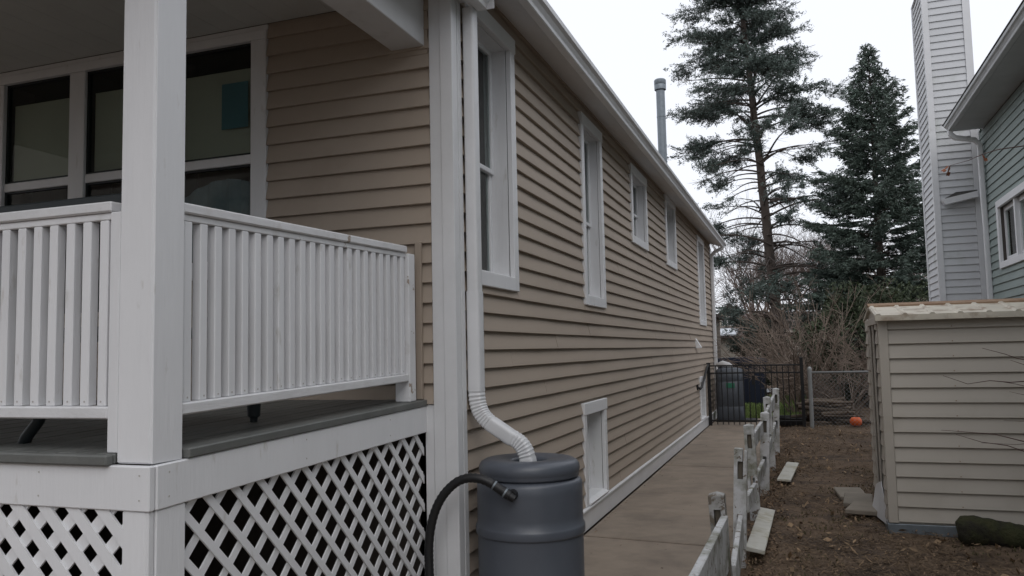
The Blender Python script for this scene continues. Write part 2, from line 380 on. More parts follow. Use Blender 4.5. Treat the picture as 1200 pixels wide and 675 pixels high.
# ------------------------------------------------------------------ the house
house = thing('house', 'tan vinyl-sided bungalow with white-trimmed windows, its long side running along the walkway', 'house', (-3.5, 7, 0))
HL = 14.25; ZT = 3.86; PITCHS = 0.1146
side_w = [  # y0,y1,z0,z1, kind   (outer edge of casing)
    (0.20, 1.06, 1.96, 3.74, 'double'), (2.90, 3.72, 1.96, 3.74, 'tall'), (5.22, 6.26, 2.81, 3.76, 'double'),
    (7.84, 8.86, 2.79, 3.86, 'fixed'), (11.75, 12.85, 1.99, 3.74, 'tall'), (2.72, 3.58, 0.19, 1.08, 'base'), (11.3, 12.15, 0.19, 1.0, 'base')]
CS = 0.09
holes_side = [(w[0]+CS, w[1]-CS, w[2]+CS*(0.3 if w[4] == 'base' else 1), w[3]-CS) for w in side_w]
outer_side = [w[:4] for w in side_w]
sw = build((lambda mb: (wall_core(mb, 1, -0.22, 0.0, 0.0, HL, 0.02, ZT, holes_side), mb)[1])(MB()), 'side_wall', M_core, house)
lap_courses(sw, 1, 0.0, 1, 0.118, HL-0.10, 0.19, ZT, outer_side, PITCHS, M_siding, lip=0.0245, maxlen=3.6)
# windows in the side wall: casing, deep returns, sash, pane
def side_window(w):
    y0, y1, z0, z1, kind = w
    base = kind == 'base'; cb = CS*(0.3 if base else 1.0)
    win = build(MB().box(0.0, 0.036, y0, y0+CS, z0, z1, 0.004), 'window', M_white, house)
    build(MB().box(0.0, 0.036, y1-CS, y1, z0, z1, 0.004), 'casing', M_white, win)
    build(MB().box(0.0, 0.043, y0-0.004, y1+0.004, z1-CS-0.012, z1+0.003, 0.004), 'head_casing', M_white, win)
    if base:
        build(MB().prism([(0.0, z0+0.004), (0.05, z0+0.004), (0.055, z0+0.02), (0.0, z0+cb+0.012)], 1, y0+CS, y1-CS), 'sill', M_white, win)
    else:
        build(MB().box(0.0, 0.042, y0+CS, y1-CS, z0-0.003, z0+CS, 0.004), 'sill', M_white, win)
    D = 0.14 if base else (0.112 if y0 < 1 else 0.088)
    a, b, c, d = y0+CS, y1-CS, z0+cb, z1-CS
    rt = MB(); e = 0.012
    rt.box(-D-0.05, -0.002, a-0.001, a+e, c, d); rt.box(-D-0.05, -0.002, b-e, b+0.001, c, d)
    rt.box(-D-0.05, -0.002, a+e, b-e, d-e, d+0.001); rt.box(-D-0.05, -0.002, a+e, b-e, c-0.001, c+e)
    build(rt, 'jamb', M_white, win)
    a += e; b -= e; c += e; d -= e; s = 0.034
    def sash(aa, bb, cc, dd, x):
        sm = MB()
        sm.box(x-0.03, x, aa, aa+s, cc, dd, 0.004); sm.box(x-0.03, x, bb-s, bb, cc, dd, 0.004)
        sm.box(x-0.03, x, aa+s, bb-s, dd-s, dd, 0.004); sm.box(x-0.03, x, aa+s, bb-s, cc, cc+s, 0.004)
        build(sm, 'sash', M_white, win)
        build(MB().box(x-0.018, x-0.014, aa+s-0.005, bb-s+0.005, cc+s-0.005, dd-s+0.005), 'pane', M_glass, win)
    if kind in ('double', 'tall'):
        mz = c+(d-c)*0.46
        sash(a, b, c, mz+0.02, -D-0.025+0.02); sash(a, b, mz-0.02, d, -D+0.015)
    elif base:
        build(MB().box(-D-0.03, -D-0.012, a, b, c, d), 'panel', M_cream, win)
        sash(a, b, c, d, -D+0.02)
    else: sash(a, b, c, d, -D)
for w in side_w: side_window(w)
# front wall with the triple window behind the porch
FZ0, FZ1 = 2.16, 3.555
fw_open = [(-3.50, -2.88, FZ0, FZ1), (-2.74, -2.12, FZ0, FZ1), (-1.98, -1.36, FZ0, FZ1)]
fw = build((lambda mb: (wall_core(mb, 0, 0.0, 0.22, -7.0, -0.001, 0.02, 3.7, fw_open), mb)[1])(MB()), 'front_wall', M_core, house)
lap_courses(fw, 0, 0.0, -1, -7.0, -0.118, 1.265, 3.66, [(-3.62, -1.245, 2.05, 3.66)], PITCHS, M_siding, lip=0.0245, maxlen=3.6)
tw = build(MB().box(-3.615, -3.50, -0.032, 0, 2.05, FZ1, 0.004), 'window', M_white, house); tw['label'] = 'triple sash window under the porch roof'
for (a, b, nm, z0, z1, yy) in ((-2.88, -2.74, 'mullion', FZ0, FZ1, -0.026), (-2.12, -1.98, 'mullion', FZ0, FZ1, -0.026), (-1.36, -1.245, 'casing', 2.05, FZ1, -0.032), (-3.62, -1.24, 'head_casing', FZ1, 3.615, -0.038), (-3.62, -1.24, 'frieze_board', 3.616, 3.653, -0.02), (-3.50, -1.36, 'sill', 2.05, FZ0, -0.045)):
    build(MB().box(a, b, yy, 0.0, z0, z1, 0.004), nm, M_white, tw)
for q, (a, b, c, d) in enumerate(fw_open):
    mz = 2.80
    build(MB().box(a, b, -0.012, 0.05, mz-0.03, mz+0.03, 0.004), 'meeting_rail', M_white, tw)
    sm = MB(); st_ = 0.014
    for (cc, dd) in ((c, mz-0.03), (mz+0.03, d)):
        sm.box(a, a+st_, 0.0, 0.03, cc, dd); sm.box(b-st_, b, 0.0, 0.03, cc, dd)
        sm.box(a+st_, b-st_, 0.0, 0.03, dd-st_, dd); sm.box(a+st_, b-st_, 0.0, 0.03, cc, cc+st_)
    build(sm, 'sash', M_chair, tw)
    for (cc, dd) in ((c, mz-0.03), (mz+0.03, d)):
        build(MB().box(a+st_, b-st_, 0.012, 0.016, cc+st_, dd-st_), 'pane', M_glass, tw)
    build(MB().box(a+0.03, b-0.005, 0.040, 0.044, 2.78, 3.40), 'roller_shade', M_shade, tw)
    build(MB().tube([(a+0.03, 0.046, 3.405), (b-0.005, 0.046, 3.405)], 0.008), 'shade_roller', M_shade, tw)
    if q == 2:
        P = []; n = 16
        for k in range(n+1):
            u = k/n; x = a+0.01+(b-a-0.02)*u; top = 2.58+0.13*math.sin(math.pi*min(1, 0.08+u*0.75)); y = 0.075+0.012*math.sin(k*1.7)
            P += [(x, y, c+0.005), (x, y, top)]
        build(MB().add(P, [(2*k, 2*k+2, 2*k+3, 2*k+1) for k in range(n)]), 'curtain', M_screen, tw)
# back and left walls
bw = MB(); bw.box(-7.0, -6.8, 0.22, HL-0.2, 0.02, ZT); bw.box(-7.0, -0.001, HL-0.2, HL, 0.02, ZT)
build(bw, 'rear_wall', M_siding, house)
build(MB().box(-6.8, -0.22, 0.22, HL-0.2, 1.2, 1.3), 'floor', M_core, house)
build(MB().box(-6.8, -0.22, 0.22, HL-0.2, 3.70, 3.74), 'ceiling', M_core, house)
iw = MB(); iw.box(-6.8, -0.22, 2.6, 2.7, 1.3, 3.7); iw.box(-6.8, -0.22, 4.6, 4.7, 1.3, 3.7); iw.box(-2.2, -2.1, 4.7, HL-0.2, 1.3, 3.7); iw.box(-2.1,-0.22,7.0,7.1,1.3,3.7)
build(iw, 'inner_wall', M_shade, house)
# corner boards with stepped moulding
for (yc, s, nm) in ((0.0, 1, 'corner_board'), (HL, -1, 'corner_board')):
    mb = MB()
    mb.box(-0.118, 0.022, yc-0.026*s, yc, 0.0, 3.72, 0.003)
    mb.box(0.0, 0.022, yc, yc+0.118*s, 0.0, 3.84, 0.003)
    mb.box(0.022, 0.030, yc-0.026*s, yc+0.035*s, 0.0, 3.78, 0.002)
    mb.box(0.022, 0.027, yc+0.060*s, yc+0.112*s, 0.0, 3.78, 0.002)
    mb.box(-0.045, 0.030, yc-0.033*s, yc-0.026*s, 0.0, 3.70, 0.002)
    build(mb, nm, M_alu, house)
# white skirt along the foot of the side wall
skm = MB(); segs = [0.118, 2.55, 5.6, 8.7, 11.8, HL-0.10]
for a, b in zip(segs[:-1], segs[1:]):
    build(MB().prism([(0.0, 0.0), (0.034, 0.0), (0.036, 0.165), (0.052, 0.168), (0.052, 0.182), (0.0, 0.196)], 1, a+0.001, b-0.001), 'skirt_board', M_alu, house)
# eave: frieze channel, soffit, gutter, roof
build(MB().box(0.0, 0.026, 0.12, HL, ZT-0.012, ZT+0.03), 'frieze', M_tan, house)
for k in range(20):
    a = -0.02 + k*(HL+0.04)/20; b = a+(HL+0.04)/20
    build(MB().prism([(0.0, 3.872), (0.268, 3.782), (0.268, 3.800), (0.0, 3.890)], 1, a+0.0006, b-0.0006), 'soffit_panel', M_soffit, house)
gut = [(0.262, 3.870), (0.262, 3.752), (0.275, 3.742), (0.322, 3.742), (0.330, 3.748), (0.334, 3.772), (0.352, 3.800), (0.374, 3.815), (0.378, 3.846), (0.366, 3.850), (0.364, 3.838), (0.370, 3.835), (0.366, 3.820), (0.345, 3.806), (0.328, 3.776), (0.322, 3.752), (0.274, 3.752), (0.270, 3.870)]
go = build(MB().prism(gut, 1, 0.03, HL+0.03), 'gutter', M_alu, house)
build(MB().box(0.262, 0.378, 0.024, 0.030, 3.745, 3.848, 0.002), 'end_cap', M_alu, go)
RI = -3.5; RS = 0.45
roof = build(MB().prism([(0.345, 3.872), (RI, 3.872+(0.345-RI)*RS), (RI, 3.792+(0.345-RI)*RS), (0.27, 3.845)], 1, -0.1, HL+0.2), 'roof', M_roof, house)
build(MB().prism([(RI, 3.872+(0.345-RI)*RS), (-7.35, 3.872), (-7.27, 3.845), (RI, 3.792+(0.345-RI)*RS)], 1, -0.1, HL+0.2), 'roof', M_roof, house)
gb = MB(); gb.prism([(-7.0, 3.86), (0.0, 3.86), (RI, 3.86+3.5*RS)], 1, -0.0, 0.12); gb.prism([(-7.0, 3.86), (0.0, 3.86), (RI, 3.86+3.5*RS)], 1, HL-0.12, HL)
build(gb, 'gable_wall', M_siding, house)
# vent pipe on the roof
vp = build(MB().tube([(-0.55, 11.6, 4.1), (-0.55, 11.6, 6.72)], 0.085, 20), 'vent_pipe', M_galv, house, True, R(40))
cp = MB(); cp.lathe([(0.088, -0.02), (0.115, 0.0), (0.118, 0.09), (0.112, 0.10), (0.118, 0.11), (0.118, 0.19), (0.10, 0.21), (0.02, 0.225)], (-0.55, 11.6, 6.66), 20)
build(cp, 'vent_cap', M_galv, vp, True, R(40))
for zz in (5.2, 6.1): build(MB().lathe([(0.085, 0), (0.09, 0.004), (0.09, 0.02), (0.085, 0.024)], (-0.55, 11.6, zz), 20), 'seam_band', M_galv, vp, True, R(40))
# near downspout: corrugated oblong pipe, elbows into the barrel
BX, BY = 0.365, 0.20
def rect_pipe(path, wx, wy, ribs=True, rib=0.004, n=20):
    mb = MB(); path = [Vector(p) for p in path]; rings = []
    for i, p in enumerate(path):
        t = (path[min(i+1, len(path)-1)]-path[max(i-1, 0)]).normalized()
        side = Vector((0, 1, 0)); side = (side - t*side.dot(t)).normalized(); up = side.cross(t)
        ring = []
        for k in range(n):
            a = 2*math.pi*(k+0.5)/n; ca, sa = math.cos(a), math.sin(a); e = 0.36
            ex = math.copysign(abs(ca)**e, ca); ey = math.copysign(abs(sa)**e, sa)
            ring.append(p + up*(ex*wx/2) + side*(ey*wy/2))
        rings.append(ring)
    base = 0
    for r in rings: mb.v += [tuple(q) for q in r]
    for i in range(len(rings)-1):
        for k in range(n):
            a = i*n+k; b = i*n+(k+1) % n; mb.f.append((a, b, b+n, a+n))
    mb.f.append(tuple(reversed(range(n)))); mb.f.append(tuple((len(rings)-1)*n+k for k in range(n)))
    return mb
dsx, dsy = 0.066, 0.165
ds = build(rect_pipe([(dsx, dsy, 1.90), (dsx, dsy, 2.4), (dsx, dsy, 3.0), (dsx, dsy, 3.60)], 0.072, 0.088), 'downspout', M_alu, house, True, R(35))
build(rect_pipe([(dsx, dsy, 1.33), (dsx, dsy, 1.6), (dsx, dsy, 1.88), (dsx, dsy, 1.905)], 0.080, 0.096), 'lower_downspout', M_alu, ds, True, R(35))
def bez(p0, p1, p2, p3, n):
    return [p0*(1-t)**3+p1*3*t*(1-t)**2+p2*3*t*t*(1-t)+p3*t**3 for t in [i/n for i in range(n+1)]]
V3 = Vector
pa = bez(V3((dsx, dsy, 1.345)), V3((dsx, dsy, 1.22)), V3((dsx+0.03, dsy, 1.175)), V3((dsx+0.11, dsy+0.006, 1.125)), 26)
pb = [V3((dsx+0.11, dsy+0.006, 1.125)).lerp(V3((BX-0.105, BY-0.01, 1.065)), t/5) for t in range(1, 6)]
pc = bez(pb[-1], V3((BX-0.03, BY-0.008, 1.035)), V3((BX-0.005, BY, 0.99)), V3((BX, BY, 0.86)), 24)[1:]
full = pa+pb+pc
mbp = rect_pipe(full, 0.082, 0.098, n=24)
for i in range(len(full)):
    inb = (i < 24) or (i > len(full)-24 and i < len(full)-6)
    if inb and i % 2 == 0:
        ctr = full[i]
        for k in range(24):
            q = Vector(mbp.v[i*24+k]); q = ctr+(q-ctr)*0.925; mbp.v[i*24+k] = tuple(q)
build(mbp, 'elbow', M_alu, ds, True, R(28))
# far downspout
fd = build(rect_pipe([(0.066, HL-0.18, 0.2), (0.066, HL-0.18, 1.5), (0.066, HL-0.18, 3.5), (0.07, HL-0.18, 3.58), (0.15, HL-0.18, 3.66), (0.29, HL-0.18, 3.72), (0.30, HL-0.18, 3.75)], 0.075, 0.09), 'downspout', M_alu, house, True, R(35))
# dryer vent hood near the far end
vh = MB(); vh.prism([(0.0, 1.54), (0.11, 1.54), (0.115, 1.56), (0.02, 1.72), (0.0, 1.72)], 1, 10.95, 11.12)
build(vh, 'vent_hood', M_white, house)

# ------------------------------------------------------------------ the porch
porch = thing('porch', 'raised white front porch with square post, baluster railings and lattice skirt', 'porch', (-2.5, -1.0, 0))
SL = 0.0255
XL = -5.2                       # left end of the porch, out of view
PX, PY = -0.166, -2.085         # outer planes of the fascia
def slope(mb):
    mb.v = [(x, y, z+SL*min(y, 0.0)) for x, y, z in mb.v]; return mb
xs = XL
k = 0
deck = build(slope(MB().box(XL, -0.20, -2.02, -0.02, 1.215, 1.250)), 'deck_frame', M_wood, porch)
xp = -0.157; w = 0.088; i = 0
while xp-w > XL:
    front = -1.915 if xp-w > -0.34 else -2.068
    mb = slope(MB().box(xp-w+0.0015, xp-0.0015, front, -0.002, 1.256, 1.291 - (0.001 if i % 2 else 0), 0.005))
    build(mb, 'deck_board', M_deck, porch); xp -= w; i += 1
build(slope(MB().box(XL, -0.334, -2.104, -2.069, 1.254, 1.2905, 0.006)), 'nosing', M_deck, porch)
# fascia boards
build(slope(MB().box(PX-0.035, PX, PY+0.030, -0.008, 1.108, 1.2545, 0.004)), 'fascia_board', M_white, porch)
build(slope(MB().box(XL, PX-0.004, PY, PY+0.028, 1.108, 1.2545, 0.004)), 'fascia_board', M_white, porch)
# corner uprights of the skirt
build(slope(MB().box(PX-0.022, PX-0.006, PY+0.036, PY+0.17, 0.0, 1.106, 0.003)), 'skirt_post', M_white, porch)
build(slope(MB().box(PX-0.12, PX-0.024, PY+0.006, PY+0.030, 0.0, 1.106, 0.003)), 'skirt_post', M_white, porch)
build(slope(MB().box(PX-0.042, PX-0.012, PY+0.008, PY+0.034, 0.0, 1.106, 0.003)), 'corner_bead', M_white, porch)
build(MB().box(-0.175, -0.119, -0.016, -0.001, 0.0, 1.262, 0.002), 'end_board', M_alu, porch)
# lattice panels: two layers of diagonal slats each
def clip_poly(poly, u0, u1, v0, v1):
    def cl(P, ax, val, keep_gt):
        out = []
        for i in range(len(P)):
            a, b = P[i], P[(i+1) % len(P)]
            ia = (a[ax] >= val) if keep_gt else (a[ax] <= val); ib = (b[ax] >= val) if keep_gt else (b[ax] <= val)
            if ia: out.append(a)
            if ia != ib:
                t = (val-a[ax])/(b[ax]-a[ax]); out.append((a[0]+t*(b[0]-a[0]), a[1]+t*(b[1]-a[1])))
        return out
    for ax, val, kg in ((0, u0, True), (0, u1, False), (1, v0, True), (1, v1, False)):
        poly = cl(poly, ax, val, kg)
        if len(poly) < 3: return None
    return poly
def lattice(name, axis, const, sign, u0, u1, v0, v1, phase, phase2, sw_=0.043, perp=0.0915):
    pitch = perp*math.sqrt(2)
    root = None
    for layer in (0, 1):
        d = 1 if layer == 1 else -1
        n0 = int((u0-v1-1)/pitch)-2; n1 = int((u1+v1+1)/pitch)+2
        for n in range(n0, n1):
            c = n*pitch+(phase if layer else phase2)
            h = sw_/math.sqrt(2)
            L = 4.0
            # line u = c + d*(-s)*v ; '\' in the outer layer as seen from outside
            sg = -1*d
            p0 = (c+sg*v0, v0); p1 = (c+sg*v1, v1)
            poly = [(p0[0]-h, p0[1]), (p0[0]+h, p0[1]), (p1[0]+h, p1[1]), (p1[0]-h, p1[1])]
            poly = clip_poly(poly, u0, u1, v0, v1)
            if not poly: continue
            a = const + sign*(0.0082*layer); b = a + sign*0.0078
            # prism along the wall normal
            mb = MB()
            if axis == 1: mb.prism([(p[0], p[1]) for p in poly], 0, min(a, b), max(a, b))
            else: mb.prism([(p[0], p[1]) for p in poly], 1, min(a, b), max(a, b))
            if root is None: root = build(mb, name, M_white, porch)
            else: build(mb, 'slat', M_white, root)
lattice('lattice_panel', 1, PX-0.034, 1, PY+0.12, -0.02, 0.04, 1.12, 0.045, 0.045, 0.031, 0.110)
lattice('lattice_panel', 0, PY+0.024, -1, -2.4, PX-0.08, 0.04, 1.10, 0.03, 0.02)
build(MB().box(XL, -2.4, PY+0.01, PY+0.02, 0.02, 1.08), 'unseen_skirt_panel', M_white, porch)  # solid skirts added out of view to keep light from under the deck
build(MB().box(XL, XL+0.02, PY, 0, 0.02, 1.2), 'unseen_skirt_panel', M_white, porch)
# posts
def post(x1, y0, w=0.143):
    mb = MB()
    mb.box(x1-w, x1, y0, y0+w, 1.206, 3.36, 0.006)
    p = build(mb, 'post', M_white, porch)
    p2 = MB()
    # face boards of the boxed post, one on the right side standing a hair proud
    p2.box(x1-0.001, x1+0.006, y0+0.004, y0+w-0.002, 1.2065, 3.359, 0.003)
    build(p2, 'face_board', M_white, p)
post(-0.186, -2.066); post(-2.55, -2.066); post(XL+0.2, -2.066)
# railings
def railing(axis, fixed, u0, u1, nm):
    def bx(a, b, f0, f1, z0, z1, bev):
        mb = MB()
        if axis == 1: mb.box(f0, f1, a, b, z0, z1, bev)
        else: mb.box(a, b, f0, f1, z0, z1, bev)
        return slope(mb)
    sg = 1 if axis == 1 else -1
    top = build(bx(u0, u1, fixed-0.040*sg, fixed+0.030*sg, 2.114, 2.152, 0.006), 'railing', M_whitew, porch)
    build(bx(u0, u1, fixed-0.026*sg, fixed+0.018*sg, 2.088, 2.1135, 0.003), 'top_rail', M_whitew, top)
    build(bx(u0, u1, fixed-0.034*sg, fixed+0.030*sg, 1.404, 1.446, 0.005), 'bottom_rail', M_whitew, top)
    n = int(round((u1-u0)/0.0785)); st = (u1-u0)/n
    for k in range(n):
        c = u0+(k+0.5)*st + random.uniform(-0.002, 0.002)
        build(bx(c-0.0195, c+0.0195, fixed-0.020*sg, fixed+0.0175*sg, 1.4465, 2.0875, 0.003), 'baluster', M_white, top)
        nz = 1.462+SL*(c if axis == 1 else fixed)
        add('nail', NAIL, top, (fixed+0.0176, c+random.uniform(-.004, .004), nz) if axis == 1 else (c+random.uniform(-.004, .004), fixed-0.0176, nz), None if axis == 1 else (0, 0, -math.pi/2))
    return top
NAIL = MB().prism([(0.0035*math.cos(k*0.785), 0.0035*math.sin(k*0.785)) for k in range(8)], 0, -0.002, 0.0012).mesh('nail', M_nail)
for (y, dz) in ((-2.0, 0.03), (-2.0, 0.11), (-1.2, 0.03), (-1.2, 0.11), (-0.45, 0.03), (-0.45, 0.11)):
    add('nail', NAIL, porch, (PX+0.0, y, 1.115+dz+SL*y))
for (x, dz) in ((-0.21, 0.03), (-0.21, 0.11), (-0.65, 0.03), (-0.65, 0.11)):
    add('nail', NAIL, porch, (x, PY, 1.115+dz+SL*PY), (0, 0, -math.pi/2))
RX = -0.216
railing(1, RX, -1.92, -0.192, 'railing')
railing(0, -2.032, -2.55, -0.376, 'railing')
build(slope(MB().box(-0.375, -0.331, -2.062, -2.005, 1.292, 2.112, 0.003)), 'nailing_strip', M_white, porch)
build(slope(MB().box(RX-0.055, RX+0.035, -0.191, -0.115, 1.292, 2.111, 0.004)), 'half_post', M_whitew, porch)
build(MB().box(-0.212, -0.176, -0.052, -0.028, 1.293, 2.19, 0.002), 'wall_block', M_tan, porch)
# beam, ceiling, eave
bm = build(MB().box(-0.365, -0.150, -2.25, -0.017, 3.345, 3.66, 0.004), 'beam', M_alu, porch)
build(MB().box(-0.385, -0.130, -0.016, -0.0245+0.03, 3.300, 3.62), 'beam_collar', M_tan, porch)
build(MB().box(XL, -0.365, -2.25, -2.06, 3.345, 3.66, 0.004), 'beam', M_alu, porch)
for k in range(24):
    a = XL+k*((-0.37-XL)/24); b = a+(-0.37-XL)/24
    build(MB().box(a+0.0008, b-0.0008, -2.06, -0.02, 3.655, 3.67), 'ceiling_board', M_ceil, porch)
build(MB().box(-0.15, 0.085, -3.15, 0.115, 3.628, 3.645), 'eave_soffit', M_alu, porch)
build(MB().box(XL-0.2, -0.15, -3.15, -2.25, 3.655, 3.67), 'eave_soffit', M_alu, porch)  # front overhang deepened out of view to darken the porch wall
build(MB().box(0.085, 0.10, -3.15, 0.13, 3.60, 3.74), 'eave_fascia', M_alu, porch)
off = 0.162
pg = [(x-off, z-0.150) for x, z in gut]
pgo = build(MB().prism(pg, 1, -3.2, 0.185), 'gutter', M_alu, porch)
build(MB().box(0.262-off, 0.378-off, 0.185, 0.190, 3.595, 3.70, 0.002), 'end_cap', M_alu, pgo)
build(MB().prism([(0.15, 3.745), (0.05, 3.73), (-2.7, 4.6), (XL-0.3, 3.73), (XL-0.3, 3.76), (-2.7, 4.66)], 1, -3.2, -0.02), 'roof', M_roof, porch)
# dark metal bench standing with its back to the front railing
bench = thing('porch_bench', 'dark metal bench on the porch with its back against the front railing', 'bench', (-1.3, -1.6, 1.25))
zb = 1.225
for (x, y) in ((-0.93, -1.88), (-0.93, -1.40), (-2.2, -1.88), (-2.2, -1.40)):
    build(MB().tube([(x-0.055, y, zb-0.012+0.02*(y+1.88)), (x-0.03, y, zb+0.04), (x+0.03, y, zb+0.10), (x+0.10, y, zb+0.42)], 0.022, 8), 'leg', M_chair, bench, True)
build(MB().box(-2.35, -0.45, -1.93, -1.36, zb+0.41, zb+0.45, 0.01), 'seat', M_chair, bench)
build(MB().box(-2.35, -0.40, -1.965, -1.935, zb+0.5, 2.150, 0.01), 'backrest', M_chair, bench)
table = thing('porch_pedestal', 'small black pedestal table on the deck, its foot showing under the side railing', 'table', (-0.6, -1.16, 1.26))
build(MB().lathe([(0.016, 0.0), (0.018, 0.02), (0.028, 0.026), (0.032, 0.10), (0.03, 0.42), (0.04, 0.44)], (-0.475, -1.15, 1.262), 14), 'leg', M_chair, table, True, R(40))
build(MB().lathe([(0.04, 0.0), (0.20, 0.01), (0.21, 0.03), (0.0005, 0.032)], (-0.475, -1.15, 1.70), 24), 'table_top', M_chair, table, True, R(40))
notice = tag(build(MB().box(-1.62, -1.415, 0.0170, 0.0180, 3.02, 3.32), 'paper_notice', M_teal), 'teal paper notice stuck inside the right-hand porch window', 'notice')

# ------------------------------------------------------------------ rain barrel
rb = thing('rain_barrel', 'large grey plastic rain barrel under the white downspout at the house corner', 'rain barrel', (BX, BY, 0))
body = [(0.270, 0.0), (0.282, 0.012), (0.290, 0.05), (0.297, 0.20), (0.298, 0.25), (0.3035, 0.256), (0.3035, 0.262), (0.297, 0.267), (0.296, 0.272), (0.2965, 0.48), (0.2965, 0.518), (0.306, 0.524), (0.3075, 0.530), (0.3075, 0.560), (0.305, 0.568), (0.298, 0.574), (0.297, 0.62), (0.298, 0.745), (0.2975, 0.785), (0.288, 0.800), (0.272, 0.806), (0.262, 0.812), (0.262, 0.83)]
BS = 1.046
body = [(r_*1.0, z_*BS) for r_, z_ in body]
bo = build(MB().lathe(body, (BX, BY, 0.0), 64), 'body', M_barrel, rb, True, R(50))
lid = [(0.262, 0.812), (0.276, 0.815), (0.281, 0.822), (0.279, 0.832), (0.283, 0.840), (0.286, 0.856), (0.283, 0.876), (0.272, 0.893), (0.250, 0.905), (0.215, 0.910), (0.165, 0.908), (0.118, 0.902), (0.103, 0.896), (0.097, 0.885), (0.095, 0.80), (0.05, 0.795), (0.0005, 0.795)]
lid = [(r_, z_*BS) for r_, z_ in lid]
build(MB().lathe(lid, (BX, BY, 0.0), 64), 'lid', M_barrel, rb, True, R(50))
# overflow hose: ribbed black hose from a fitting on the barrel's front
def ribbed(pts, r, n=10, step=0.012):
    pts = [Vector(p) for p in pts]; out = []; rad = []; acc = 0
    for i in range(len(pts)-1):
        L = (pts[i+1]-pts[i]).length; m = max(1, int(L/step))
        for k in range(m):
            out.append(pts[i].lerp(pts[i+1], k/m)); rad.append(r*(1.0 if len(out) % 2 else 0.90))
    out.append(pts[-1]); rad.append(r)
    return MB().tube(out, rad, n)
P0 = V3((0.285, -0.155, 0.850))
hp = bez(P0, V3((0.22, -0.165, 0.892)), V3((0.15, -0.17, 0.90)), V3((0.085, -0.175, 0.865)), 8) + bez(V3((0.085, -0.175, 0.865)), V3((-0.02, -0.18, 0.80)), V3((-0.075, -0.18, 0.68)), V3((-0.085, -0.18, 0.52)), 14)[1:] + bez(V3((-0.085, -0.18, 0.52)), V3((-0.09, -0.18, 0.32)), V3((-0.06, -0.2, 0.12)), V3((0.02, -0.30, 0.035)), 12)[1:] + [V3((0.15, -0.42, 0.028)), V3((0.3, -0.55, 0.028))]
build(ribbed(hp, 0.0255, 12), 'overflow_hose', M_hose, rb, True)
ft = MB(); d0 = V3((0.392, -0.135, 0.778)); dd = (P0-d0)
ft.tube([d0, d0+dd*0.25, d0+dd*0.26, d0+dd*0.6, d0+dd*0.61, d0+dd*1.05], [0.021, 0.022, 0.027, 0.027, 0.025, 0.0245], 14)
ft.tube([(0.372, -0.06, 0.800), (0.372, -0.135, 0.793)], 0.028, 14)
build(ft, 'hose_fitting', M_hose, rb, True, R(40))
for q in (0.42, 0.95): build(MB().tube([d0+dd*q, d0+dd*(q+0.07)], 0.0282 if q < 0.9 else 0.0268, 16), 'hose_clamp', M_galv, rb, True, R(40))

# ------------------------------------------------------------------ the collapsing white rail fence
fence = thing('rail_fence', 'low peeling white post-and-rail fence leaning along the walkway edge', 'fence', (1.38, 3.6, 0))
posts = [(1.335, -0.72, 0.55, 0), (1.362, 0.82, 0.69, 1), (1.35, 2.05, 0.80, 2), (1.375, 3.72, 0.83, 2), (1.405, 5.05, 0.84, 2), (1.42, 6.85, 0.90, 2), (1.43, 8.45, 0.93, 2)]
M_fence2 = mat('mostly_bare_fence_wood', (0.42, 0.42, 0.42), (0.30, 0.29, 0.27), 9, rough=0.8, bump=0.4, bscale=50, bstretch=(1, 1, 0.12), dirt=(0.11, 0.10, 0.075), dirt_scale=7, dirt_lo=0.42, dirt_hi=0.6, chip=(0.15, 0.125, 0.10), chip_scale=14, chip_lo=0.52)
def fence_post(x, y, h, tilt, broken=False, m_=None):
    w = 0.046; mb = MB(); Mx = Matrix.Translation((x, y, 0)) @ Matrix.Rotation(tilt[0], 4, 'X') @ Matrix.Rotation(tilt[1], 4, 'Y')
    sl0, sl1, s20, s21 = h-0.22, h-0.09, h-0.60, h-0.47
    lv = [-0.1, max(s20, 0.02), max(s21, 0.06), sl0, sl1, h]
    for k in range(5):
        if k in (1, 3):
            mb.box(-w, -0.020, -w, w, lv[k], lv[k+1], 0, Mx); mb.box(0.020, w, -w, w, lv[k], lv[k+1], 0, Mx)
        elif k == 4 and broken:
            mb.box(-w, 0.014, -w, w, lv[4], h, 0, Mx); mb.box(0.026, w, -w, w*0.6, lv[4], h-0.012, 0, Mx)
        elif k == 4:
            mb.add([tuple(Mx @ Vector(p)) for p in [(-w, -w, lv[4]), (w, -w, lv[4]), (w, w, lv[4]), (-w, w, lv[4]), (-w, -w, h-0.012), (w, -w, h-0.012), (w, w, h-0.012), (-w, w, h-0.012), (0, -w*0.5, h+0.004), (0, w*0.5, h+0.004)]],
                   [(0, 1, 5, 4), (1, 2, 6, 5), (2, 3, 7, 6), (3, 0, 4, 7), (4, 5, 8), (6, 7, 9), (5, 6, 9, 8), (7, 4, 8, 9), (0, 3, 2, 1)])
        else: mb.box(-w, w, -w, w, lv[k], lv[k+1], 0, Mx)
    build(mb, 'post', m_ or M_fence, fence)
    build(MB().box(-0.016, 0.016, -w+0.02, w-0.02, lv[3]+0.002, lv[4]-0.002, 0, Mx), 'tenon', M_wood, fence)
tl = [(0, 0), (0.03, -0.045), (-0.03, 0.05), (0.02, -0.03), (0, 0.045), (0, -0.03), (0.02, 0.035)]
for i_, (p, t) in enumerate(zip(posts, tl)): fence_post(p[0], p[1], p[2], t, i_ == 2, M_fence2 if i_ == 1 else None)
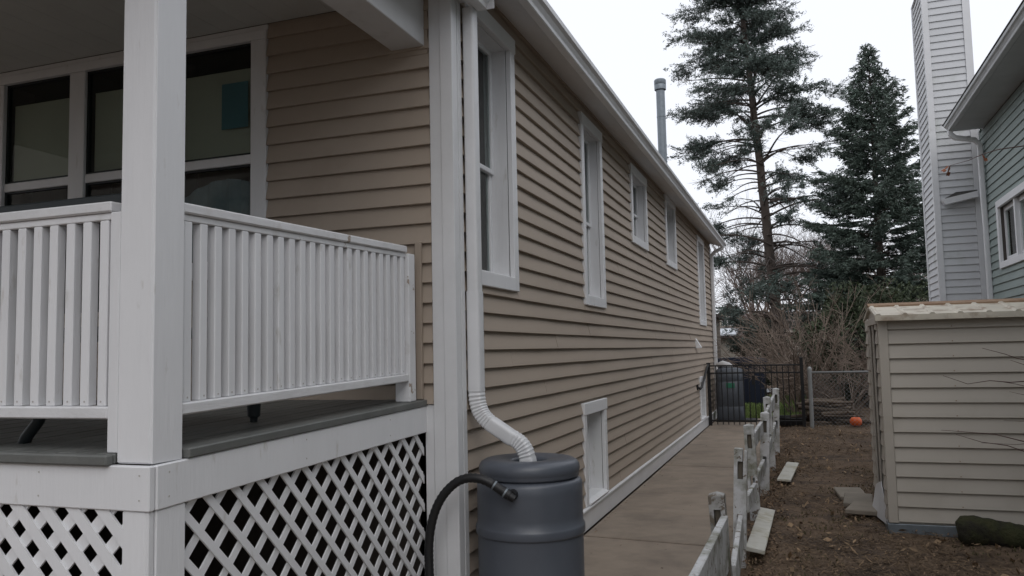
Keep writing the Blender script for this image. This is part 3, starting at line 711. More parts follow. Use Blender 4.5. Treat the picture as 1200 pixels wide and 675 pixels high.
def rail(p, q, h=0.15, t=0.036, nm='rail'):
    p, q = Vector(p), Vector(q); d = (q-p); L = d.length; d.normalize()
    s = Vector((0, 0, 1)).cross(d).normalized(); u = d.cross(s)
    M = Matrix((( s.x, d.x, u.x, p.x), (s.y, d.y, u.y, p.y), (s.z, d.z, u.z, p.z), (0, 0, 0, 1)))
    return build(MB().box(-t/2, t/2, 0, L, -h, 0, 0.005, M), nm, M_fence, fence)
rail((1.345, -0.68, 0.545), (1.375, 0.775, 0.565), 0.30, 0.042)
rail((1.40, 0.90, 0.25), (1.372, 2.0, 0.33), 0.20)
rail((1.39, 2.40, 0.40), (1.385, 3.67, 0.30), 0.13)
rail((1.378, 3.77, 0.735), (1.403, 5.0, 0.745), 0.14); rail((1.378, 3.77, 0.33), (1.405, 5.0, 0.34), 0.14)
rail((1.408, 5.1, 0.75), (1.42, 6.8, 0.80), 0.14); rail((1.408, 5.1, 0.36), (1.42, 6.8, 0.40), 0.14)
rail((1.42, 6.9, 0.81), (1.43, 8.4, 0.84), 0.14); rail((1.42, 6.9, 0.41), (1.43, 8.4, 0.44), 0.14)
def plank(name, c, L, w, t, yaw, pitch, roll, label, m=M_fence, cat='plank'):
    M = Matrix.Rotation(yaw, 4, 'Z') @ Matrix.Rotation(pitch, 4, 'X') @ Matrix.Rotation(roll, 4, 'Y')
    o = build(MB().box(-w/2, w/2, -L/2, L/2, 0, t, 0.004, M), name, m, None, loc=c); return tag(o, label, cat)
M_plank = mat('weathered_white_board', (0.56, 0.55, 0.50), (0.46, 0.45, 0.40), 7, rough=0.7, bump=0.3, bscale=50, dirt=(0.26, 0.22, 0.10), dirt_scale=5, dirt_lo=0.52, dirt_hi=0.75)
plank('fallen_board', (1.468, 2.92, 0.035), 1.80, 0.135, 0.032, R(-0.5), R(-1.6), R(9), 'longer fallen white board propped in the dirt beside the leaning fence posts', M_plank)
plank('fallen_board', (1.63, 6.35, 0.012), 1.55, 0.15, 0.025, R(-3), R(-0.5), R(3), 'shorter white board lying flat on the bare soil beyond the propped one', M_plank)

# ------------------------------------------------------------------ black iron gate across the walk
GY = 12.45
gate = thing('iron_gate', 'black iron picket gate closing the far end of the walkway', 'gate', (0.95, GY, 0))
for (x, h) in ((0.075, 1.22), (1.83, 1.30)):
    mb = MB(); mb.box(x-0.032, x+0.032, GY-0.032, GY+0.032, -0.02, h, 0.004); mb.box(x-0.038, x+0.038, GY-0.038, GY+0.038, h+0.001, h+0.022, 0.006)
    build(mb, 'post', M_iron, gate)
for z in (0.085, 1.02, 1.165): build(MB().box(0.108, 1.797, GY-0.015, GY+0.015, z, z+0.028, 0.003), 'rail', M_iron, gate)
pk = MB().box(-0.009, 0.009, -0.009, 0.009, 0.02, 1.165, 0.002).mesh('picket', M_iron)
for k in range(15): add('picket', pk, gate, (0.108+(k+1)*1.689/16, GY, 0))
build(MB().box(0.90, 0.96, GY-0.035, GY-0.017, 0.80, 0.98, 0.005), 'latch', M_iron, gate)
hr = thing('wall_handrail', 'short black handrail curving off the siding just before the gate', 'handrail', (0.02, 10.9, 0.9))
build(MB().tube([(0.03, 10.9, 0.83), (0.07, 10.95, 0.80), (0.09, 11.05, 0.83), (0.085, 11.6, 0.98), (0.08, 12.1, 1.15), (0.075, 12.38, 1.20)], 0.024, 8), 'rail', M_iron, hr, True)
build(MB().box(0.018, 0.045, 10.86, 10.94, 0.78, 0.88, 0.003), 'wall_bracket', M_iron, hr)

# ------------------------------------------------------------------ chain link fence beyond the dirt yard
CY = 12.3
clf = thing('chain_link_fence', 'grey chain link fence with pipe top rail right of the iron gate', 'fence', (3.5, CY, 0))
for x in (1.97, 4.6, 7.2):
    r = 0.038 if x < 2 else 0.028
    mb = MB(); mb.tube([(x, CY, -0.05), (x, CY, 1.10)], r, 14); mb.lathe([(r+0.002, -0.02), (r+0.004, 0.02), (r*0.7, 0.045), (0.002, 0.055)], (x, CY, 1.09), 14)
    build(mb, 'post', M_wire, clf, True, R(40))
build(MB().tube([(1.99, CY-0.0, 1.03), (7.2, CY, 1.05)], 0.020, 10), 'top_rail', M_wire, clf, True)
wm = MB(); px = 0.075; W = 7.2-1.99; z0, z1 = 0.02, 1.01
n = int(W/px)
for k in range(-14, n+1):
    for sg in (1, -1):
        a = 2.0+k*px if sg == 1 else 2.0+k*px+(z1-z0)
        p = Vector((a, CY+0.022*sg*0.1-0.03, z0)); q = Vector((a+sg*(z1-z0), CY+0.022*sg*0.1-0.03, z1))
        # clip to the panel
        lo, hi = 0.0, 1.0
        dx = q.x-p.x
        t0, t1 = (1.99-p.x)/dx, (7.2-p.x)/dx
        lo, hi = max(lo, min(t0, t1)), min(hi, max(t0, t1))
        if hi <= lo: continue
        wm.tube([p.lerp(q, lo), p.lerp(q, hi)], 0.0016, 3, False)
stuff(build(wm, 'wire_mesh', M_wire, clf))

# ------------------------------------------------------------------ the shed
SX0, SX1, SY0, SY1, SH = 2.465, 5.0, 3.31, 4.50, 1.775
SX1 = 4.45
shed = thing('garden_shed', 'small beige metal garden shed with corrugated low roof on the right', 'shed', (3.4, 4.4, 0))
sp = 0.1225
build(MB().box(SX0+0.02, SX1-0.02, SY0+0.02, SY0+0.04, 0.02, SH), 'front_wall', M_shed, shed)
shed_front = shed
fwp = [c for c in COL.objects if c.name.startswith('front_wall')][-1]
lap_courses(fwp, 0, SY0+0.022, -1, SX0+0.075, SX1-0.075, 0.075, SH-0.03, [], sp, M_shed, lip=0.023, name='wall_panel')
build(MB().box(SX0, SX0+0.074, SY0-0.012, SY0+0.018, 0.065, SH-0.03, 0.004), 'corner_trim', M_shed, shed)
SCREW = MB().prism([(0.005*math.cos(k*1.047), 0.005*math.sin(k*1.047)) for k in range(6)], 1, -0.003, 0.001).mesh('screw', M_rust)
for k in range(0, 14):
    for xs_ in (3.02, 3.62, 4.2): add('screw', SCREW, fwp, (xs_, SY0+0.022-0.003-0.0215, 0.075+k*sp+0.016))
build(MB().box(SX1-0.074, SX1, SY0-0.012, SY0+0.018, 0.065, SH-0.03, 0.004), 'corner_trim', M_shed, shed)
build(MB().box(SX0-0.01, SX1+0.01, SY0-0.012, SY1, -0.03, 0.058, 0.004), 'base_rail', M_galv, shed)
build(MB().box(SX1-0.02, SX1, SY0+0.03, SY1-0.03, 0.06, SH), 'end_wall', M_shed, shed)
build(MB().box(SX0, SX1, SY1-0.02, SY1, 0.06, SH), 'rear_wall', M_shed, shed)
# door side (facing the house): jambs, open sliding door with dark gap
dm = MB()
lapd = build(MB().box(SX0+0.008, SX0+0.02, SY0+0.018, SY0+0.16, 0.06, SH), 'door_jamb', M_shed, shed)
for k in range(14):
    z = 0.075+k*sp
    build(MB().prism([(SX0+0.006, z), (SX0-0.014, z+0.004), (SX0-0.002, z+sp-0.004), (SX0+0.006, z+sp-0.004)], 1, SY0+0.06, SY0+0.20), 'siding_lip', M_shed, lapd)
door = build(MB().box(SX0-0.010, SX0+0.004, SY0+0.80, SY1-0.08, 0.05, SH-0.04, 0.003), 'door', M_shed, shed)
for k in range(14):
    z = 0.075+k*sp
    build(MB().prism([(SX0-0.010, z), (SX0-0.028, z+0.004), (SX0-0.014, z+sp-0.004), (SX0-0.010, z+sp-0.004)], 1, SY0+0.81, SY1-0.09), 'siding_lip', M_shed, door)
build(MB().box(SX0-0.014, SX0+0.002, SY0+0.42, SY0+0.46, 0.06, SH-0.05, 0.003), 'door_edge', M_shed, shed)
build(MB().box(SX0-0.02, SX0+0.02, SY0+0.02, SY1-0.02, SH-0.06, SH-0.002, 0.003), 'door_track', M_shed, shed)
bent = MB(); bent.add([(SX0-0.005, SY0+0.06, 0.03), (SX0-0.05, SY0+0.42, 0.02), (SX0-0.075, SY0+0.75, 0.03), (SX0-0.03, SY0+0.75, 0.26), (SX0-0.012, SY0+0.42, 0.34), (SX0-0.006, SY0+0.06, 0.10),
               (SX0-0.001, SY0+0.06, 0.03), (SX0-0.045, SY0+0.42, 0.02), (SX0-0.07, SY0+0.75, 0.03), (SX0-0.025, SY0+0.75, 0.26), (SX0-0.008, SY0+0.42, 0.34), (SX0-0.002, SY0+0.06, 0.10)],
              [(0, 5, 4, 1), (1, 4, 3, 2), (6, 7, 10, 11), (7, 8, 9, 10), (0, 1, 7, 6), (1, 2, 8, 7), (2, 3, 9, 8), (3, 4, 10, 9), (4, 5, 11, 10), (5, 0, 6, 11)])
build(bent, 'bent_kick_plate', M_alu, shed)
# roof: two low slopes with standing ribs
YR = (SY0+SY1)/2; ZR = SH+0.098
for sg in (1, -1):
    y_e = SY0-0.09 if sg == 1 else SY1+0.09
    ze = SH-0.01
    prof = [(y_e, ze), (y_e, ze+0.022), (YR, ZR+0.022), (YR, ZR)]
    rf = build(MB().prism(prof, 0, SX0-0.025, SX1+0.06), 'roof', M_shedroof, shed)
    for k in range(10):
        x = SX0+0.0+k*0.205
        build(MB().prism([(x-0.024, 0), (x+0.024, 0), (x+0.012, 0.013), (x-0.012, 0.013)], 1, 0, math.hypot(YR-y_e, ZR-ze)-0.02,
              Matrix.Translation((0, y_e, ze+0.0215)) @ Matrix.Rotation(math.atan2(ZR-ze, (YR-y_e)) if sg == 1 else math.pi-math.atan2(ZR-ze, abs(YR-y_e)), 4, 'X')), 'rib', M_shedroof, rf)
build(MB().prism([(YR-0.09, ZR+0.008), (YR, ZR+0.030), (YR+0.09, ZR+0.008), (YR+0.09, ZR+0.022), (YR, ZR+0.046), (YR-0.09, ZR+0.022)], 0, SX0-0.03, SX1+0.07), 'ridge_cap', M_rust, shed)
build(MB().prism([(SY0-0.093, SH-0.035), (SY0-0.093, SH+0.0), (SY0-0.085, SH+0.0), (SY0-0.085, SH-0.035)], 0, SX0-0.025, SX1+0.06), 'eave_trim', M_shedroof, shed)
for xg in (SX0, SX1-0.012): build(MB().prism([(SY0, SH), (SY1, SH), (YR, ZR)], 0, xg, xg+0.012), 'gable_panel', M_shed, shed)
build(MB().box(SX0+0.05, SX1-0.05, SY0+0.05, SY1-0.05, 0.02, 0.05), 'floor', M_wood, shed)
for (c, yaw, lab, wx) in (((2.255, 4.92, -0.005), 6, 'paver slab furthest from the camera beside the shed door', 0.27), ((2.30, 4.50, 0.006), -4, 'middle paver slab beside the shed door', 0.26), ((2.335, 4.06, 0.014), -12, 'nearest paver slab beside the bent shed door', 0.28)):
    M = Matrix.Rotation(R(yaw), 4, 'Z') @ Matrix.Rotation(R(random.uniform(-3, 3)), 4, 'X')
    tag(build(MB().box(-wx/2, wx/2, -0.24, 0.24, 0, 0.045, 0.008, M), 'paver', M_paver, None, loc=c), lab, 'paver', 'pavers by the shed door')
# mossy log lying in front of the shed
lg = MB(); pts = []; rad = []
for k in range(17):
    t = k/16; pts.append((2.93+t*0.47, 3.03-0.02*t, 0.085-0.02*t+0.008*math.sin(5*t)))
    rad.append((0.112-0.030*t*t)*(0.70 if k == 0 else 0.92 if k == 1 else 0.72 if k == 16 else 1.0)*(1+0.05*math.sin(9*t)))
lg.tube(pts, rad, 18)
lg.v = [(x+random.uniform(-.007, .007), y+random.uniform(-.007, .007), z+random.uniform(-.007, .007)) for x, y, z in lg.v]
tag(build(lg, 'log', M_moss, None, True), 'thick moss-covered log lying at the foot of the beige shed', 'log')

# ------------------------------------------------------------------ things behind the gate
rb2 = thing('rain_barrel', 'second grey barrel with a green label standing behind the iron gate', 'rain barrel', (0.385, 13.6, 0))
c2 = (0.385, 13.6, 0)
sq = []
def superell(r, n=40, e=0.45):
    out = []
    for k in range(n):
        a = 2*math.pi*k/n; ca, sa = math.cos(a), math.sin(a)
        out.append((r*math.copysign(abs(ca)**e, ca), r*math.copysign(abs(sa)**e, sa)))
    return out
def loft(levels, c, n=40, e=0.5):
    mb = MB()
    for (r, z) in levels:
        for (x, y) in superell(r, n, e): mb.v.append((c[0]+x, c[1]+y, c[2]+z))
    for i in range(len(levels)-1):
        for k in range(n): mb.f.append((i*n+k, i*n+(k+1) % n, (i+1)*n+(k+1) % n, (i+1)*n+k))
    mb.f.append(tuple(reversed(range(n)))); mb.f.append(tuple((len(levels)-1)*n+k for k in range(n))); return mb
build(loft([(0.27, 0.03), (0.285, 0.06), (0.283, 0.30), (0.278, 0.31), (0.283, 0.32), (0.28, 0.82), (0.272, 0.83), (0.278, 0.84), (0.272, 0.98), (0.262, 1.0)], c2), 'body', M_barrel2, rb2, True, R(40))
build(loft([(0.27, 1.0), (0.28, 1.01), (0.275, 1.05), (0.24, 1.09), (0.15, 1.11), (0.02, 1.115)], c2), 'lid', M_barrel2, rb2, True, R(40))
build(MB().box(0.33, 0.50, 13.6-0.289, 13.6-0.281, 0.70, 0.80, 0.002), 'label_sticker', M_green, rb2)
build(MB().box(0.10, 0.90, 13.28, 13.92, -0.02, 0.03, 0.01), 'base_slab', M_hose, rb2)
bag = MB(); 
for k in range(9):
    pass
bag.tube([(0.12, 13.62, 1.17), (0.25, 13.62, 1.19), (0.38, 13.6, 1.16), (0.46, 13.6, 1.14)], [0.04, 0.075, 0.06, 0.02], 10)
tag(build(bag, 'cloth_bundle', M_curt, None, True), 'crumpled pale cloth on top of the barrel behind the gate', 'cloth')
bin_ = thing('storage_bin', 'dark navy covered bin on the lawn behind the gate', 'bin', (0.25, 18.6, 0))
mb = MB(); mb.prism([(-0.30, 0.0), (0.86, 0.0), (0.93, 1.12), (-0.36, 1.12)], 1, 18.2, 19.1); build(mb, 'body', M_blue, bin_)
build(MB().prism([(-0.40, 1.121), (0.97, 1.121), (0.95, 1.20), (0.5, 1.27), (-0.38, 1.25)], 1, 18.14, 19.16), 'lid', M_blue, bin_)
for x in (0.1, 0.45): build(MB().box(x, x+0.04, 18.15, 18.19, 0.1, 1.08), 'rib', M_blue, bin_)
tubp = thing('planter_tray', 'low black tray on the ground beside the iron gate post', 'tray', (1.55, 12.9, 0))
build(MB().lathe([(0.26, 0.0), (0.30, 0.0), (0.33, 0.13), (0.35, 0.14), (0.345, 0.155), (0.31, 0.15), (0.28, 0.03), (0.01, 0.03)], (1.55, 12.95, -0.01), 24), 'bowl', M_hose, tubp, True, R(40))
# pumpkin
pk_ = thing('pumpkin', 'bright orange pumpkin lying behind the chain link fence', 'pumpkin', (2.757, 12.64, 0))
pm = MB(); n = 32; prof = [(0.012, 0.0), (0.06, 0.004), (0.095, 0.035), (0.108, 0.085), (0.10, 0.13), (0.07, 0.165), (0.03, 0.17), (0.008, 0.155)]
for (r, z) in prof:
    for k in range(n):
        a = 2*math.pi*k/n; rr = r*(1+0.05*abs(math.sin(a*4))); pm.v.append((2.757+rr*math.cos(a), 12.64+rr*math.sin(a), z-0.005))
for i in range(len(prof)-1):
    for k in range(n): pm.f.append((i*n+k, i*n+(k+1) % n, (i+1)*n+(k+1) % n, (i+1)*n+k))
pm.f.append(tuple(reversed(range(n)))); pm.f.append(tuple((len(prof)-1)*n+k for k in range(n)))
build(pm, 'rind', M_orange, pk_, True)
build(MB().tube([(2.757, 12.64, 0.145), (2.762, 12.64, 0.18), (2.777, 12.64, 0.195)], [0.012, 0.009, 0.01], 6), 'stem', M_wood, pk_, True)
# stacked branches and firewood behind the chain link fence
bp = thing('brush_pile', 'heap of cut branches and logs behind the chain link fence', 'brush pile', (2.35, 13.2, 0))
for k in range(34):
    x = random.uniform(2.0, 2.6); z = 0.04+0.5*(k/34)*random.uniform(0.6, 1.0); y = 13.15+random.uniform(-0.3, 0.35); L = random.uniform(0.4, 0.95); a = random.uniform(-0.25, 0.3); r = random.uniform(0.014, 0.05)
    p = [(x-L/2*math.cos(a), y-0.12*random.uniform(-1, 1), z-L/2*math.sin(a)*0.4), (x, y, z+random.uniform(-.02, .03)), (x+L/2*math.cos(a), y+0.1*random.uniform(-1, 1), z+L/2*math.sin(a)*0.4)]
    build(MB().tube(p, [r, r*0.95, r*0.8], 8), 'branch', M_logw, bp, True, R(50))
fp = thing('log_pile', 'low scatter of split logs on the soil near the pumpkin', 'log pile', (2.85, 12.75, 0))
for k in range(16):
    x = 2.45+0.07*(k % 8)+random.uniform(-.03, .03); y = 12.95+random.uniform(-.10, .12); z = 0.02+0.04*(k//8); a = random.uniform(-0.6, 0.6)
    build(MB().tube([(x-0.12*math.cos(a), y-0.12*math.sin(a), z), (x+0.12*math.cos(a), y+0.12*math.sin(a), z+.01)], random.uniform(0.025, 0.045), 7), 'log', M_logw, fp, True, R(50))

# ------------------------------------------------------------------ neighbour house on the right
nb = thing('neighbour_house', 'grey-green clapboard house with tall pale sided chimney behind the shed', 'house', (8, 5, 0))
NX = 4.62; NYE = 9.95; NZ = 4.80
nb_w = [(5.6, 9.05, 2.58, 3.55)]
nw = build((lambda mb: (wall_core(mb, 1, NX, NX+0.2, -5.0, NYE, 0.0, NZ, [(5.7, 8.95, 2.68, 3.45)]), mb)[1])(MB()), 'side_wall', M_core, nb)
lap_courses(nw, 1, NX, -1, -5.0, NYE-0.06, 0.9, NZ-0.02, nb_w, 0.114, M_teals, lip=0.018)
build(MB().box(NX-0.025, NX, NYE-0.06, NYE, 0, NZ, 0.003), 'corner_board', M_chim, nb)
build(MB().box(NX, NX+8, NYE-0.2, NYE, 0, NZ), 'end_wall', M_teals, nb)
build(MB().box(NX, NX+8, -5.0, -4.8, 0, NZ), 'end_wall', M_teals, nb)
nwin = build(MB().box(NX-0.04, NX, 8.95, 9.05, 2.58, 3.55, 0.004), 'window', M_white, nb)
for b_ in ((5.6, 5.7, 2.58, 3.55, 'casing'), (5.7, 8.95, 3.45, 3.55, 'head_casing'), (5.7, 8.95, 2.58, 2.67, 'sill')):
    build(MB().box(NX-0.042, NX, b_[0], b_[1], b_[2], b_[3], 0.004), b_[4], M_white, nwin)
for k in range(4):
    a = 5.7+k*0.8125; b = a+0.8125
    sm = MB(); x = NX+0.04; s = 0.06
    sm.box(x, x+0.04, a, a+s, 2.67, 3.45); sm.box(x, x+0.04, b-s, b, 2.67, 3.45); sm.box(x, x+0.04, a+s, b-s, 3.39, 3.45); sm.box(x, x+0.04, a+s, b-s, 2.67, 2.74)
    if k < 3: sm.box(NX-0.01, NX+0.08, b-0.035, b+0.035, 2.67, 3.45)
    build(sm, 'sash', M_white, nwin); build(MB().box(x+0.018, x+0.022, a+s, b-s, 2.74, 3.39), 'pane', M_glass, nwin)
    build(MB().box(x+0.12, x+0.125, a+0.02, b-0.02, 2.68, 3.44), 'blind', M_cream, nwin)
# eave, gutter and roof of the neighbour
build(MB().box(NX-0.42, NX, -5.2, NYE-0.25, NZ, NZ+0.018), 'soffit', M_soffit2, nb)
g2 = [(NX-0.16-x, z-3.742+NZ-0.01) for x, z in gut]
ng = build(MB().prism(g2, 1, -5.2, NYE-0.28), 'gutter', M_gutter2, nb)
build(MB().prism([(NX-0.55, NZ+0.11), (NX-0.42, NZ+0.02), (NX+4, NZ+1.9), (NX+4, NZ+2.0)], 1, -5.3, NYE-0.22), 'roof', M_roof, nb)
build(MB().prism([(NX+8.5, NZ+0.1), (NX+8.4, NZ+0.02), (NX+4, NZ+1.9), (NX+4, NZ+2.0)], 1, -5.3, NYE-0.22), 'roof', M_roof, nb)
nds = build(rect_pipe([(NX-0.46, NYE-0.34, NZ), (NX-0.46, NYE-0.34, NZ-0.06), (NX-0.40, NYE-0.33, NZ-0.12), (NX-0.14, NYE-0.32, NZ-0.18), (NX-0.07, NYE-0.31, NZ-0.26), (NX-0.07, NYE-0.31, NZ-0.6), (NX-0.07, NYE-0.31, 3.85), (NX-0.07, NYE-0.31, 3.72), (NX-0.05, NYE-0.24, 3.35), (NX-0.05, NYE-0.24, 3.2), (NX-0.05, NYE-0.24, 0.1)], 0.075, 0.075), 'downspout', M_alu, nb, True, R(35))
# chimney clad in lap siding
CX0, CX1, CY0, CY1, CZ = 3.96, 4.62, 10.18, 11.35, 7.42
chim = build(MB().box(CX0+0.03, CX1+0.02, CY0+0.03, CY1-0.03, 0, CZ-0.02), 'chimney', M_core, nb)
lap_courses(chim, 0, CY0+0.03, -1, CX0+0.09, CX1-0.08, 0.6, CZ, [], 0.114, M_chim, lip=0.018)
lap_courses(chim, 1, CX0+0.03, -1, CY0+0.09, CY1-0.09, 0.6, CZ, [], 0.114, M_chim, lip=0.018)
cb_ = MB(); cb_.box(CX0-0.002, CX0+0.088, CY0-0.002, CY0+0.022, 0.5, CZ+0.02); cb_.box(CX0-0.002, CX0+0.022, CY0+0.022, CY0+0.088, 0.5, CZ+0.02)
cb_.box(CX0-0.002, CX0+0.022, CY1-0.088, CY1, 0.5, CZ+0.02); cb_.box(CX1-0.078, CX1+0.03, CY0-0.002, CY0+0.022, 0.5, CZ+0.02)
build(cb_, 'corner_board', M_alu, chim)
build(MB().box(CX0-0.004, CX1+0.034, CY0-0.006, CY1+0.004, CZ+0.021, CZ+0.05, 0.004), 'chimney_cap', M_alu, chim)
stub = [(CX0+0.14+x, z) for x, z in ((0, 3.72), (0.42, 3.80), (0.46, 3.80), (0.46, 3.90), (0.02, 3.82), (-0.05, 3.80))]
build(MB().prism(stub, 1, CY0-0.16, CY0-0.02), 'gutter_stub', M_alu, nb)
build(MB().prism([(CX0+0.14, 3.825), (CX0+0.60, 3.905), (CX0+0.60, 3.925), (CX0+0.30, 3.91)], 1, CY0-0.12, CY0-0.015), 'flashing', M_roof, nb)

# ------------------------------------------------------------------ buildings in the distance
gar = thing('garage', 'tan sided garage corner just beyond the far end of the house', 'garage', (-3.5, 24, 0))
gw = build(MB().box(-6.9, -0.95, 22.0, 26.5, 0, 2.6), 'wall', M_core, gar)
lap_courses(gw, 1, -0.95, 1, 22.0, 26.5, 0.1, 2.6, [], 0.13, M_siding)
lap_courses(gw, 0, 22.0, -1, -6.9, -0.95, 0.1, 2.6, [], 0.13, M_siding)
build(MB().prism([(-7.2, 2.55), (-0.75, 2.55), (-0.75, 2.66), (-3.9, 3.7), (-7.2, 2.66)], 1, 21.8, 26.7), 'roof', M_brownroof, gar)
cs_ = thing('cream_shed', 'cream shed with snow on its roof in the distance behind the bin', 'shed', (-1.4, 31, 0))
build(MB().box(-3.0, -0.60, 30, 33, 0, 1.95), 'wall', M_cream, cs_)
for k in range(8): build(MB().box(-2.95+k*0.3, -2.93+k*0.3, 29.985, 30.0, 0.05, 1.94), 'batten', M_cream, cs_)
build(MB().prism([(29.7, 1.92), (33.3, 1.92), (31.5, 2.40), (29.7, 2.0)], 0, -3.2, -0.40), 'roof', M_brownroof, cs_)
build(MB().prism([(29.72, 2.012), (30.9, 2.27), (30.9, 2.33), (29.72, 2.07)], 0, -3.1, -0.6), 'snow_cover', M_snow, cs_)
fh = thing('distant_house', 'distant cream house with gable dormer and brown roof beyond the trees', 'house', (-3, 58, 0))
build(MB().box(-9, 3.2, 56, 66, 0, 2.6), 'wall', M_cream, fh)
build(MB().prism([(55.4, 2.3), (66.6, 2.3), (61, 4.1)], 0, -9.4, 3.6), 'roof', M_brownroof, fh)
dg = build(MB().prism([(-3.65, 2.45), (-2.05, 2.45), (-2.05, 3.75), (-2.85, 4.45), (-3.65, 3.75)], 1, 55.3, 61), 'dormer', M_cream, fh)
build(MB().prism([(-3.85, 3.62), (-2.85, 4.50), (-1.85, 3.62), (-1.85, 3.76), (-2.85, 4.64), (-3.85, 3.76)], 1, 55.1, 61), 'dormer_roof', M_brownroof, dg)
for k in range(3):
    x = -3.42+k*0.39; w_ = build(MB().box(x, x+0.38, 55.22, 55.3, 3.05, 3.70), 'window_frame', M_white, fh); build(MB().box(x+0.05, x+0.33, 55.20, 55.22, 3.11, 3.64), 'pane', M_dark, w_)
fh2 = thing('distant_house', 'low grey-brown house far behind the spruces', 'house', (8, 62, 0))
build(MB().box(4.5, 18, 60, 68, 0, 3.0), 'wall', M_teals, fh2); build(MB().prism([(59.5, 2.9), (68.5, 2.9), (64, 5.4)], 0, 4.0, 18.5), 'roof', M_brownroof, fh2)
for k in range(4):
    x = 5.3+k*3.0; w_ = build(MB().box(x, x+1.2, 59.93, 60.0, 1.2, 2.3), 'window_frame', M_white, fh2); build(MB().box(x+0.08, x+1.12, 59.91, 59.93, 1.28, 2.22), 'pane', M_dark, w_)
def unseen_street_house(x0, x1, y1, h, label, m_):  # houses added behind the camera to dim the porch and fill its reflections
    t = thing('unseen_street_house', label, 'house', ((x0+x1)/2, y1-4, 0))
    build(MB().box(x0, x1, y1-8, y1, -0.05, h), 'wall', m_, t)
    build(MB().prism([(y1-8.4, h-0.05), (y1+0.4, h-0.05), (y1-4, h+2.6)], 0, x0-0.4, x1+0.4), 'roof', M_brownroof, t)
    for k in range(3):
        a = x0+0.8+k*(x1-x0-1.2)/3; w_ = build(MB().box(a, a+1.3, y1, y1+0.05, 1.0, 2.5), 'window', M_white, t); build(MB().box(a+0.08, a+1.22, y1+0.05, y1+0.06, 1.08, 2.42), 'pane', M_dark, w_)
unseen_street_house(-14.5, -3.0, -16, 6.4, 'cream house added out of view across the street, to dim the porch and its window reflections', M_cream)
unseen_street_house(0.5, 11, -20, 5.0, 'grey-green house added out of view behind the camera, to screen low sky light from the porch', M_teals)
unseen_street_house(-40, -15.2, -16, 10.5, 'tall beige building added out of view past the cream house, to keep bright sky out of the porch glass', M_shed)
